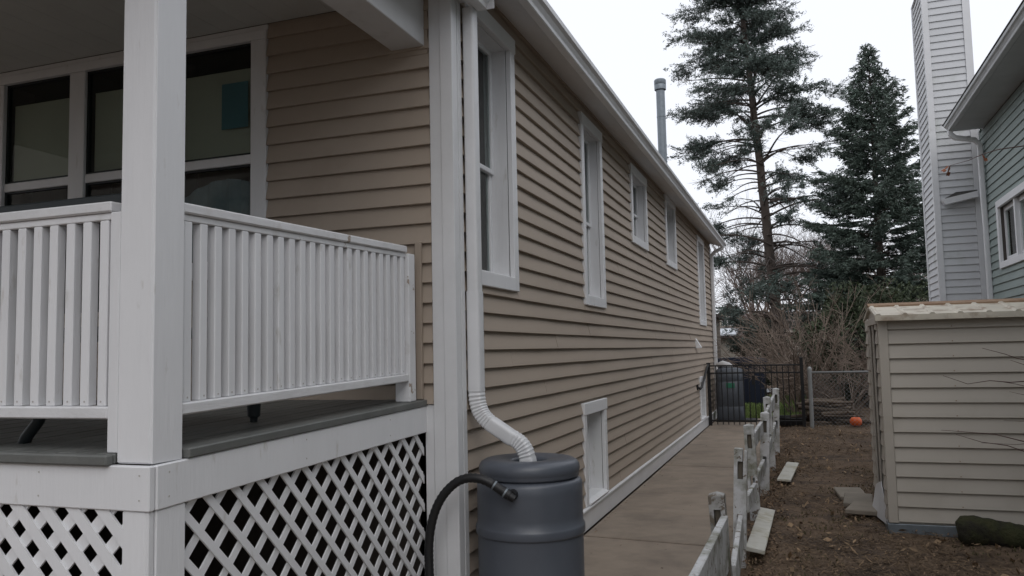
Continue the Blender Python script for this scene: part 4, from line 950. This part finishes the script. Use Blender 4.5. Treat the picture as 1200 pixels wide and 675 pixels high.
# ------------------------------------------------------------------ trees
def needles(centers, dirs, L, W, jit=0.5):
    """small four-cornered sprays along given directions"""
    n = len(centers); d = dirs + rng.normal(0, jit, (n, 3)); d /= np.linalg.norm(d, axis=1)[:, None]+1e-9
    r = rng.normal(0, 1, (n, 3)); s = np.cross(d, r); s /= np.linalg.norm(s, axis=1)[:, None]+1e-9
    l = L*rng.uniform(0.6, 1.3, (n, 1)); w = W*rng.uniform(0.6, 1.3, (n, 1))
    a = centers - d*l*0.5; b = centers + s*w*0.5; c = centers + d*l*0.5; e = centers - s*w*0.5
    return np.stack([a, b, c, e], 1).reshape(-1, 3)
def quads(V): return np.arange(len(V)).reshape(-1, 4)
def old_spruce(base, lean, H):
    t = thing('tall_spruce_tree', 'tall thin old spruce with bare lower limbs and a long exposed trunk', 'tree', base)
    base = Vector(base)
    def axis(z): return base + Vector((lean[0]*z, lean[1]*z + 0.0, z))
    tr = MB(); zs = np.linspace(-0.2, H, 26)
    tr.tube([axis(z)+Vector((random.uniform(-.015, .015), 0, 0)) for z in zs], [0.185*(1-z/H)**0.75+0.012 + (0.06 if z < 0.6 else 0) for z in zs], 12)
    build(tr, 'trunk', M_bark, t, True)
    br = MB(); C = []; D = []
    z = 2.2
    while z < H-0.3:
        f = (z-2.2)/(H-2.2); low = z < 8.2
        nb_ = 5
        for q in range(nb_):
            a = random.uniform(0, 2*math.pi)
            Lb = max(0.25, 2.75*min(1, (H-z)/8.8)**0.62*random.uniform(0.55, 1.08))
            zz = z+random.uniform(-.34, .34); o = axis(zz); dv = Vector((math.cos(a), math.sin(a), 0)); sv = Vector((-dv.y, dv.x, 0))
            rise = 0.36 + 0.18*f + random.gauss(0, .17); drp = (0.62-0.30*f)*random.uniform(0.75, 1.15)
            pts = []; m = 10; ph = random.uniform(0, 6)
            for k in range(m+1):
                s = k/m; h = Lb*(rise*s - drp*s*s + 0.14*max(0, s-0.75)/0.25*(1 if s > .75 else 0)*0.6)
                pts.append(o + dv*Lb*s + sv*0.06*Lb*math.sin(s*3+ph) + Vector((0, 0, h)))
            r0 = 0.012+0.010*Lb
            br.tube(pts, [r0*(1-0.85*k/m) for k in range(m+1)], 5, False)
            for w in range(int(Lb*7)):               # fine bare side twigs all along
                k = random.randint(2, m-1); p = pts[k]; tip = p+dv*random.uniform(.05, .35)+sv*random.uniform(-.35, .35)+Vector((0, 0, random.uniform(-.22, .10)))
                br.tube([p, tip], [0.005, 0.002], 3, False)
            if low and random.random() < (0.48 if z > 3.6 else 0.28): continue
            if random.random() < 0.10: continue
            full = min(1, max(0, (z-8.0)/4.0))
            nclump = max(1, int(round(Lb*(1.65+1.6*full)))) if Lb > 0.6 else 1
            for cl in range(nclump):
                s = random.uniform(0.66-0.48*full, 1.02); k = min(m-1, int(s*m)); pc_ = pts[k].lerp(pts[k+1], s*m-k) + sv*random.gauss(0, .12*Lb) + Vector((0, 0, random.gauss(-.03, .10)))
                ext = random.uniform(0.22, 0.50)*(0.6+0.4*min(1, Lb))
                for w in range(random.randint(7, 13)):
                    ang = random.gauss(0, 0.75); tv = Matrix.Rotation(ang, 3, 'Z') @ dv
                    p = pc_ + dv*random.gauss(0, ext*.55) + Vector((0, 0, random.gauss(0, .05)))
                    tl_ = ext*random.uniform(0.6, 1.3); tip = p + tv*tl_ + Vector((0, 0, random.uniform(-0.26, 0.20)))
                    br.tube([p, tip], [0.005, 0.002], 3, False)
                    for j in range(int(tl_*84)):
                        c = p.lerp(tip, random.uniform(0.0, 1.1))
                        C.append((c.x+random.gauss(0, .035), c.y+random.gauss(0, .035), c.z+random.gauss(0, .035)-0.01)); D.append(tuple((tip-p).normalized()))
        z += 0.34
    build(br, 'limbs', M_bark, t, True)
    C = np.array(C); D = np.array(D); V = needles(C, D, 0.11, 0.0265, 0.75)
    print('old spruce quads', len(V)//4)
    stuff(add('crown', arrmesh('crown', V, quads(V), M_pine), t))
def dense_spruce(base, H, Rb, label, m_n, name='blue_spruce_tree', seed=3, nd=1.0):
    random.seed(seed)
    t = thing(name, label, 'tree', base); base = Vector(base)
    tr = MB(); tr.tube([base+Vector((0, 0, z)) for z in np.linspace(-.2, H-.2, 12)], [0.17*(1-k/11)+0.008 for k in range(12)], 9); build(tr, 'trunk', M_bark, t, True)
    br = MB(); C = []; D = []
    z = 0.2; row = 0
    while z < H-0.1:
        f = z/H; main = True
        Lmax = Rb*(1-f)**0.84
        nb_ = int(8+5*(1-f)); a0 = random.uniform(0, 6.28)
        for q in range(nb_):
            a = a0 + 2*math.pi*q/nb_ + random.uniform(-.28, .28); Lb = max(0.14, Lmax*random.uniform(0.62, 1.2))
            dv = Vector((math.cos(a), math.sin(a), 0)); o = base+Vector((0, 0, z+random.uniform(-.16, .16)))
            m = 7; up = 0.62*f**1.3+0.05; pts = []; sag = (0.55*(1-f)**0.8)*random.uniform(0.55, 1.35)
            for k in range(m+1):
                s = k/m; pts.append(o+dv*Lb*s+Vector((0, 0, Lb*(up*s - sag*s*s + 0.26*s**4))))
            br.tube(pts, [0.026*(1-f*.6)*(1-0.85*k/m)+0.002 for k in range(m+1)], 4, False)
            for w in range(max(4, int(Lb*22*nd))):
                s = random.uniform(0.12, 1.0)**0.75; k = min(m-1, int(s*m)); p = pts[k].lerp(pts[k+1], s*m-k)
                ang = random.choice((-1, 1))*random.uniform(0.30, 0.85); tv = Matrix.Rotation(ang, 3, 'Z') @ dv
                tl_ = random.uniform(0.18, 0.50)*(0.35+0.65*min(1, Lb/1.2))*(1.15-0.5*s); tip = p+tv*tl_+Vector((0, 0, random.uniform(-0.10, 0.05)))
                for j in range(int(3+tl_*58*nd)):
                    u = random.uniform(0, 1.05); c = p.lerp(tip, u); C.append((c.x+random.gauss(0, .018), c.y+random.gauss(0, .018), c.z+random.gauss(0, .012)-abs(random.gauss(0, .035)))); D.append(tuple((tip-p).normalized()+Vector((0, 0, -0.08))))
            for j in range(int(6+Lb*12)):
                s = random.uniform(0.45, 1.08); k = min(m-1, int(s*m)); c = pts[k].lerp(pts[k+1], s*m-k); C.append(tuple(c+Vector((random.gauss(0, .014), random.gauss(0, .014), random.gauss(0, .014))))); D.append(tuple((pts[-1]-pts[-2]).normalized()))
        z += 0.25*(1-0.30*f)
    for j in range(50):
        zz = H-0.6+0.65*random.random(); C.append((base.x+random.gauss(0, .012), base.y+random.gauss(0, .012), zz)); D.append((random.gauss(0, .35), random.gauss(0, .35), 1))
    build(br, 'limbs', M_bark, t, True)
    C = np.array(C); D = np.array(D); V = needles(C, D, 0.115, 0.027, 0.34)
    print('spruce quads', len(V)//4)
    stuff(add('crown', arrmesh('crown', V, quads(V), m_n), t))
old_spruce((1.30, 23.8, -0.02), (-0.063, 0.0), 17.6)
dense_spruce((4.15, 21.8, -0.02), 10.5, 3.05, 'dense dark conical blue spruce behind the shed', M_spruce)
dense_spruce((7.6, 25.5, -0.02), 9.0, 2.6, 'another dense conifer mostly hidden behind the chimney and big spruce', M_spruce, 'spruce_tree', 5, 0.6)
def grow(mb, p, d, L, r, depth, spread, up, n_seg=3, sides=5):
    pts = [p]; q = Vector(p); dd = Vector(d)
    for k in range(n_seg):
        dd = (dd + Vector((random.gauss(0, .16), random.gauss(0, .16), random.gauss(0, .1)+up))).normalized(); q = q+dd*L/n_seg; pts.append(q.copy())
    mb.tube(pts, [r*(1-0.4*k/n_seg) for k in range(n_seg+1)], sides if depth > 1 else 3, False)
    if depth == 0: return
    nchild = random.randint(3, 4) if depth > 1 else random.randint(3, 5)
    for c in range(nchild):
        s = random.uniform(0.35, 1.0) if c else 1.0
        k = min(n_seg-1, int(s*n_seg)); b = pts[k].lerp(pts[k+1], s*n_seg-k)
        nd_ = (dd + Vector((random.gauss(0, spread), random.gauss(0, spread), random.gauss(0, spread*0.6)))).normalized()
        grow(mb, b, nd_, L*random.uniform(0.55, 0.82), max(r*random.uniform(0.42, 0.62), 0.004), depth-1, spread, up, 3, 4)
def bare_tree(x, y, h, label, seed, group='bare trees in the background'):
    random.seed(seed); t = thing('bare_tree', label, 'tree', (x, y, -0.02), group)
    tr = MB(); r = h*0.014; th = h*0.32; lx = random.uniform(-.3, .3)
    tr.tube([(x, y, -0.1), (x+lx*.4, y, th*.5), (x+lx, y, th)], [r*1.25, r, r*.85], 8, False); build(tr, 'trunk', M_twig, t, True)
    cr = MB()
    for k in range(5):
        a = k*1.257+random.uniform(-.3, .3); d = Vector((math.cos(a)*.55, math.sin(a)*.55, 1)).normalized()
        grow(cr, Vector((x+lx, y, th*random.uniform(.75, 1.0))), d, h*0.27, r*.5, 4, 0.42, 0.05)
    o = build(cr, 'crown', M_twig, t)
bt = [(-0.35, 34, 8.5, 'slim bare tree seen just past the end of the house gutter'), (0.2, 40, 8.0, 'bare deciduous tree left of the tall spruce trunk'), (1.9, 36, 7.6, 'bare deciduous tree behind the tall spruce trunk'), (2.9, 42, 9, 'bare tree between the tall spruce and the dense spruce'),
      (-4.6, 46, 9, 'bare tree left of the distant dormer house'), (-0.3, 50, 9, 'far bare tree behind the bin and gate'), (3.9, 52, 9.5, 'far bare tree behind the dense spruce'), (-6, 52, 9, 'far bare tree behind the garage roof'), (1.0, 60, 10, 'farthest bare tree on the skyline')]
bt += [(6.0, 38, 8.5, 'bare tree behind the dense spruce, left of the chimney'), (9.0, 44, 9, 'bare tree hidden behind the chimney'), (5.0, 33, 7, 'small bare tree at the foot of the dense spruce'), (0.9, 31, 6.5, 'small bare tree just left of the tall spruce trunk'), (2.4, 30, 6.5, 'small bare tree just right of the tall spruce trunk')]
for k, b_ in enumerate(bt): bare_tree(*b_, seed=20+k)
# multi-stemmed bare shrubs
def shrub(x, y, h, spread, nst, label, seed, name='bare_shrub', group='bare shrubs behind the fences', lean=(0, 0)):
    random.seed(seed); t = thing(name, label, 'shrub', (x, y, -0.02), group); mb = MB()
    for k in range(nst):
        a = random.uniform(0, 6.283); e = random.uniform(0.1, 1.0)**0.7*spread; L = h*random.uniform(0.6, 1.08)
        p = Vector((x+random.gauss(0, .13), y+random.gauss(0, .13), -0.03)); d = Vector((math.cos(a)*e+lean[0], math.sin(a)*e+lean[1], 1)).normalized(); pts = [p]; n = 8
        for s in range(n):
            d = (d + Vector((math.cos(a)*e*0.10, math.sin(a)*e*0.10, -0.05*e)) + Vector((random.gauss(0, .05), random.gauss(0, .05), 0))).normalized(); pts.append(pts[-1]+d*L/n)
        r = random.uniform(0.009, 0.021); mb.tube(pts, [r*(1-0.75*q/n) for q in range(n+1)], 4, False)
        for w in range(6):
            q = random.randint(2, n-1); b = pts[q]; dd = (d+Vector((random.gauss(0, .5), random.gauss(0, .5), random.gauss(0.1, .35)))).normalized(); tl_ = random.uniform(0.25, 0.8)
            m1 = b+dd*tl_*.5; e1 = b+dd*tl_+Vector((0, 0, random.uniform(-.12, .1))); mb.tube([b, m1, e1], [r*.5, r*.38, r*.2], 3, False)
            for w2 in range(2):
                d3 = (dd+Vector((random.gauss(0, .6), random.gauss(0, .6), random.gauss(0, .4)))).normalized(); mb.tube([m1, m1+d3*random.uniform(.12, .4)], [r*.3, r*.15], 3, False)
    build(mb, 'stems', M_shrub, t)
shrub(1.75, 15.2, 3.0, 0.8, 46, 'large arching bare shrub right behind the iron gate', 51)
shrub(2.75, 15.6, 3.1, 0.95, 48, 'arching bare shrub behind the chain link fence near the pumpkin', 52)
shrub(3.9, 16.0, 2.6, 0.9, 34, 'bare shrub behind the chain link fence next to the shed', 53)
shrub(1.35, 19.5, 2.8, 0.6, 34, 'reddish bare shrub beyond the lawn and navy bin', 54)
shrub(2.3, 19.5, 3.2, 0.6, 36, 'tall bare shrub at the foot of the old spruce', 55)
shrub(-0.4, 33, 2.6, 0.6, 24, 'distant bare shrub beside the cream shed', 56)
# evergreen bush
def leafbush(x, y, h, r, label, seed, n=5000):
    random.seed(seed); t = thing('evergreen_bush', label, 'bush', (x, y, -0.02), 'evergreen bushes')
    u = rng.normal(0, 1, (n, 3)); u /= np.linalg.norm(u, axis=1)[:, None]; rad = rng.uniform(0.45, 1.0, (n, 1))**0.5
    lump = 1+0.18*np.sin(u[:, :1]*7+seed)*np.cos(u[:, 1:2]*6)+0.12*np.sin(u[:, 2:]*9)
    C = u*rad*lump*np.array([r, r, h/2])+np.array([x, y, h/2]); V = needles(C, u, 0.14, 0.06, 0.8)
    stuff(add('crown', arrmesh('crown', V, quads(V), M_ever), t))
    build(MB().tube([(x, y, -0.05), (x, y, h*0.7)], [0.05, 0.02], 6), 'stem', M_bark, t, True)
leafbush(0.55, 26.5, 2.5, 0.95, 'dark green rounded bush in front of the far trees', 3)
leafbush(3.7, 18.9, 3.0, 1.9, 'broad dark evergreen bush under the dense spruce', 4, 16000)
leafbush(5.4, 17.5, 2.4, 1.5, 'evergreen bush hidden behind the shed', 6, 7000)
# twiggy shrub right of the frame whose shoots cross the shed wall, and one holding two dead leaves
tw_ = thing('twiggy_sapling', 'thin bare sapling whose reddish shoots cross the front of the shed', 'sapling', (3.95, 2.5, 0))
sap = MB(); sap.tube([(3.95, 2.5, -0.05), (3.92, 2.52, 0.7), (3.95, 2.5, 1.6), (3.9, 2.5, 2.6), (3.85, 2.5, 3.2)], [0.03, 0.026, 0.02, 0.014, 0.006], 7); build(sap, 'trunk', M_twig, tw_, True)
M_red = mat('reddish_shoot', (0.10, 0.055, 0.045), (0.07, 0.04, 0.035), 8, rough=0.7)
def shoot(pts, r): build(MB().tube([V3(p) for p in pts], [r*(1-0.7*k/(len(pts)-1)) for k in range(len(pts))], 5, False), 'shoot', M_red, tw_, True)
SHOOTS = [
 [(3.121, 1.500), (3.269, 1.452), (3.344, 1.419), (3.467, 1.392), (3.94, 1.15)], [(3.299, 1.408), (3.363, 1.381), (3.464, 1.343), (3.94, 1.05)],
 [(2.847, 1.299), (3.009, 1.234), (3.157, 1.258), (3.289, 1.244), (3.459, 1.256), (3.94, 1.12)], [(3.185, 1.258), (3.321, 1.232), (3.455, 1.193), (3.94, 0.95)],
 [(2.812, 0.889), (2.966, 0.878), (3.167, 0.862), (3.296, 0.827), (3.429, 0.792), (3.94, 0.55)], [(2.908, 0.859), (3.074, 0.804), (3.239, 0.782), (3.424, 0.712), (3.94, 0.40)],
 [(3.074, 0.798), (3.294, 0.790), (3.430, 0.804), (3.94, 0.6)], [(3.228, 0.963), (3.440, 0.958), (3.94, 0.75)], [(3.279, 1.176), (3.451, 1.131), (3.94, 0.9)],
 [(2.985, 2.901), (3.114, 2.928), (3.208, 2.965), (3.317, 2.992), (3.485, 3.001), (3.92, 2.75)]]
for sh in SHOOTS:
    sh = sh[::-1]; shoot([(x, 2.7-0.2*max(0, x-3.5)/0.44 if x > 3.5 else 2.7, z) for x, z in sh], 0.0055 if len(sh) > 4 else 0.004)
def leaf(c, s, rot):
    L = [(0, 0), (0.25, 0.18), (0.5, 0.10), (0.55, 0.38), (0.85, 0.30), (0.80, 0.0), (0.85, -0.30), (0.55, -0.38), (0.5, -0.10), (0.25, -0.18)]
    M = Matrix.Translation(c) @ rot.to_4x4(); mb = MB()
    P = [tuple(M @ Vector((x*s, y*s, 0.25*s*y*y*2+0.0015*k))) for k in (0, 1) for x, y in L]
    n = len(L); F = [tuple(range(n))[::-1], tuple(range(n, 2*n))]+[(i, (i+1) % n, n+(i+1) % n, n+i) for i in range(n)]
    build(mb.add(P, F), 'dead_leaf', M_brownleaf, tw_)
leaf((2.985, 2.70, 2.90), 0.095, Matrix.Rotation(R(115), 3, 'Y') @ Matrix.Rotation(R(25), 3, 'X') @ Matrix.Rotation(R(20), 3, 'Z'))
leaf((2.975, 2.69, 2.90), 0.075, Matrix.Rotation(R(140), 3, 'Y') @ Matrix.Rotation(R(-30), 3, 'X'))
leaf((3.208, 2.70, 2.965), 0.07, Matrix.Rotation(R(70), 3, 'Y') @ Matrix.Rotation(R(40), 3, 'X'))

# ------------------------------------------------------------------ litter, weeds, lawn, snow
def scatter_leaves(n, x0, x1, y0, y1, s, material, name, curl=0.35, zoff=0.0):
    c = np.stack([rng.uniform(x0, x1, n), y0+(y1-y0)*rng.uniform(0, 1, n)**1.3, np.full(n, 0.0)], -1)
    c = c[(c[:, 0] > 1.31) | (c[:, 1] > 12.6)]
    inshed = (c[:, 0] > SX0-0.02) & (c[:, 0] < SX1) & (c[:, 1] > SY0-0.02) & (c[:, 1] < SY1); c = c[~inshed]
    n = len(c); c[:, 2] = zoff+rng.uniform(-0.012, 0.02, n)
    a = rng.uniform(0, 6.283, n); sz = s*rng.uniform(0.45, 1.25, n)
    d = np.stack([np.cos(a), np.sin(a), rng.normal(0, curl, n)], -1)*sz[:, None]; e = np.stack([-np.sin(a), np.cos(a), rng.normal(0, curl, n)], -1)*(sz*rng.uniform(0.3, 0.6, n))[:, None]
    V = np.stack([c-d, c+e, c+d, c-e], 1).reshape(-1, 3)
    return stuff(add(name, arrmesh(name, V, quads(V), material)))
tag(scatter_leaves(15000, 1.36, 3.8, -1.5, 14, 0.013, M_litter, 'leaf_litter'), 'dead leaves and wood chips scattered over the bare soil', 'leaf litter')
M_leaf2 = mat('pale_dead_leaf', (0.30, 0.21, 0.125), (0.19, 0.125, 0.075), 30, rough=0.85, island=0.35)
tag(scatter_leaves(900, 1.38, 3.8, -1.0, 13, 0.030, M_leaf2, 'fallen_leaves', 0.5, 0.004), 'larger pale fallen leaves dotted over the soil', 'leaves')
tag(scatter_leaves(2500, 1.34, 1.62, -1.0, 9, 0.016, M_litter, 'fence_debris', 0.5, 0.008), 'crumbled leaves and wood bits along the foot of the white fence', 'debris')
def walk_grit(n):
    u = rng.uniform(0, 1, n); x = np.where(u < 0.6, 1.29-np.abs(rng.normal(0, .05, n)), np.where(u < 0.85, 0.07+np.abs(rng.normal(0, .03, n)), rng.uniform(0.1, 1.25, n)))
    c = np.stack([x, rng.uniform(-1, 12.3, n), np.full(n, 0.007)], -1); a = rng.uniform(0, 6.28, n); sz = rng.uniform(0.004, 0.014, n)
    d = np.stack([np.cos(a), np.sin(a), rng.normal(0, .15, n)], -1)*sz[:, None]; e = np.stack([-np.sin(a), np.cos(a), rng.normal(0, .2, n)], -1)*(sz*.5)[:, None]
    V = np.stack([c-d, c+e, c+d, c-e], 1).reshape(-1, 3)
    return tag(stuff(add('path_debris', arrmesh('path_debris', V, quads(V), M_litter))), 'crumbs of leaf and grit along the walkway edges', 'debris')
walk_grit(1500)
def blades(n, box, h, material, name, label, cat, mask=None):
    x0, x1, y0, y1 = box; c = np.stack([rng.uniform(x0, x1, n), rng.uniform(y0, y1, n), np.full(n, -0.02)], -1)
    if mask is not None: c = c[mask(c[:, 0], c[:, 1])]
    n = len(c); hh = h*rng.uniform(0.5, 1.3, n); a = rng.uniform(0, 6.283, n); w = 0.006+0.004*rng.uniform(0, 1, n)
    s = np.stack([np.cos(a)*w, np.sin(a)*w, np.zeros(n)], -1); tip = c+np.stack([rng.normal(0, .35, n)*hh, rng.normal(0, .35, n)*hh, hh], -1)
    V = np.stack([c-s, c+s, tip+s*0.3, tip-s*0.3], 1).reshape(-1, 3)
    return tag(stuff(add(name, arrmesh(name, V, quads(V), material))), label, cat)
blades(30000, (-0.6, 2.2, 14.4, 22), 0.09, M_grass, 'lawn', 'patch of green lawn behind the iron gate', 'grass')
def flat_grass(n, box, L):
    x0, x1, y0, y1 = box; c = np.stack([rng.uniform(x0, x1, n), y0+(y1-y0)*rng.uniform(0, 1, n)**1.4, rng.uniform(-0.012, 0.012, n)], -1)
    c = c[~((c[:, 0] > SX0-0.02) & (c[:, 0] < SX1) & (c[:, 1] > SY0-0.02) & (c[:, 1] < SY1))]
    keep = (np.sin(c[:, 0]*2.3+1.1*c[:, 1])*np.sin(1.7*c[:, 1]-c[:, 0]) + rng.normal(0, .5, len(c))) > -0.2; c = c[keep]; n = len(c)
    a = rng.uniform(0, 6.283, n); l = L*rng.uniform(0.4, 1.3, n); d = np.stack([np.cos(a), np.sin(a), rng.normal(0, .22, n)], -1)*l[:, None]; w = np.stack([-np.sin(a), np.cos(a), rng.normal(0, .3, n)], -1)*0.0035
    V = np.stack([c-d-w, c-d+w, c+d+w*.3, c+d-w*.3], 1).reshape(-1, 3)
    return tag(stuff(add('dead_grass', arrmesh('dead_grass', V, quads(V), M_dgrass))), 'matted dead brown grass over the bare soil', 'dead grass')
flat_grass(70000, (1.36, 4.0, -1.5, 13.5), 0.030)
inshed = lambda x, y: ~((x > SX0-0.02) & (x < SX1) & (y > SY0-0.02) & (y < SY1))
blades(4500, (1.4, 3.8, 0.5, 8), 0.022, M_dryg, 'ground_weeds', 'thin mossy weeds growing through the bare soil', 'weeds', lambda x, y: inshed(x, y) & (np.sin(x*3.1+y*1.3)*np.sin(y*2.3-x*1.7) > 0.1))
def patch(name, cx, cy, rx, ry, z, m_, label):
    n = 20; P = [(cx, cy, z+0.02)]
    for k in range(n):
        a = 2*math.pi*k/n; q = 1+random.uniform(-.2, .2); P.append((cx+rx*q*math.cos(a), cy+ry*q*math.sin(a), z-0.02))
    return tag(build(MB().add(P, [(0, 1+k, 1+(k+1) % n) for k in range(n)]), name, m_, None, True), label, 'snow')
patch('snow_patch', 0.85, 19.6, 0.5, 0.35, 0.03, M_snow, 'thin patch of old snow at the lawn edge beside the navy bin')
patch('snow_patch', -0.1, 25.5, 1.1, 2.0, 0.06, M_snow, 'larger snow patch in front of the cream shed')
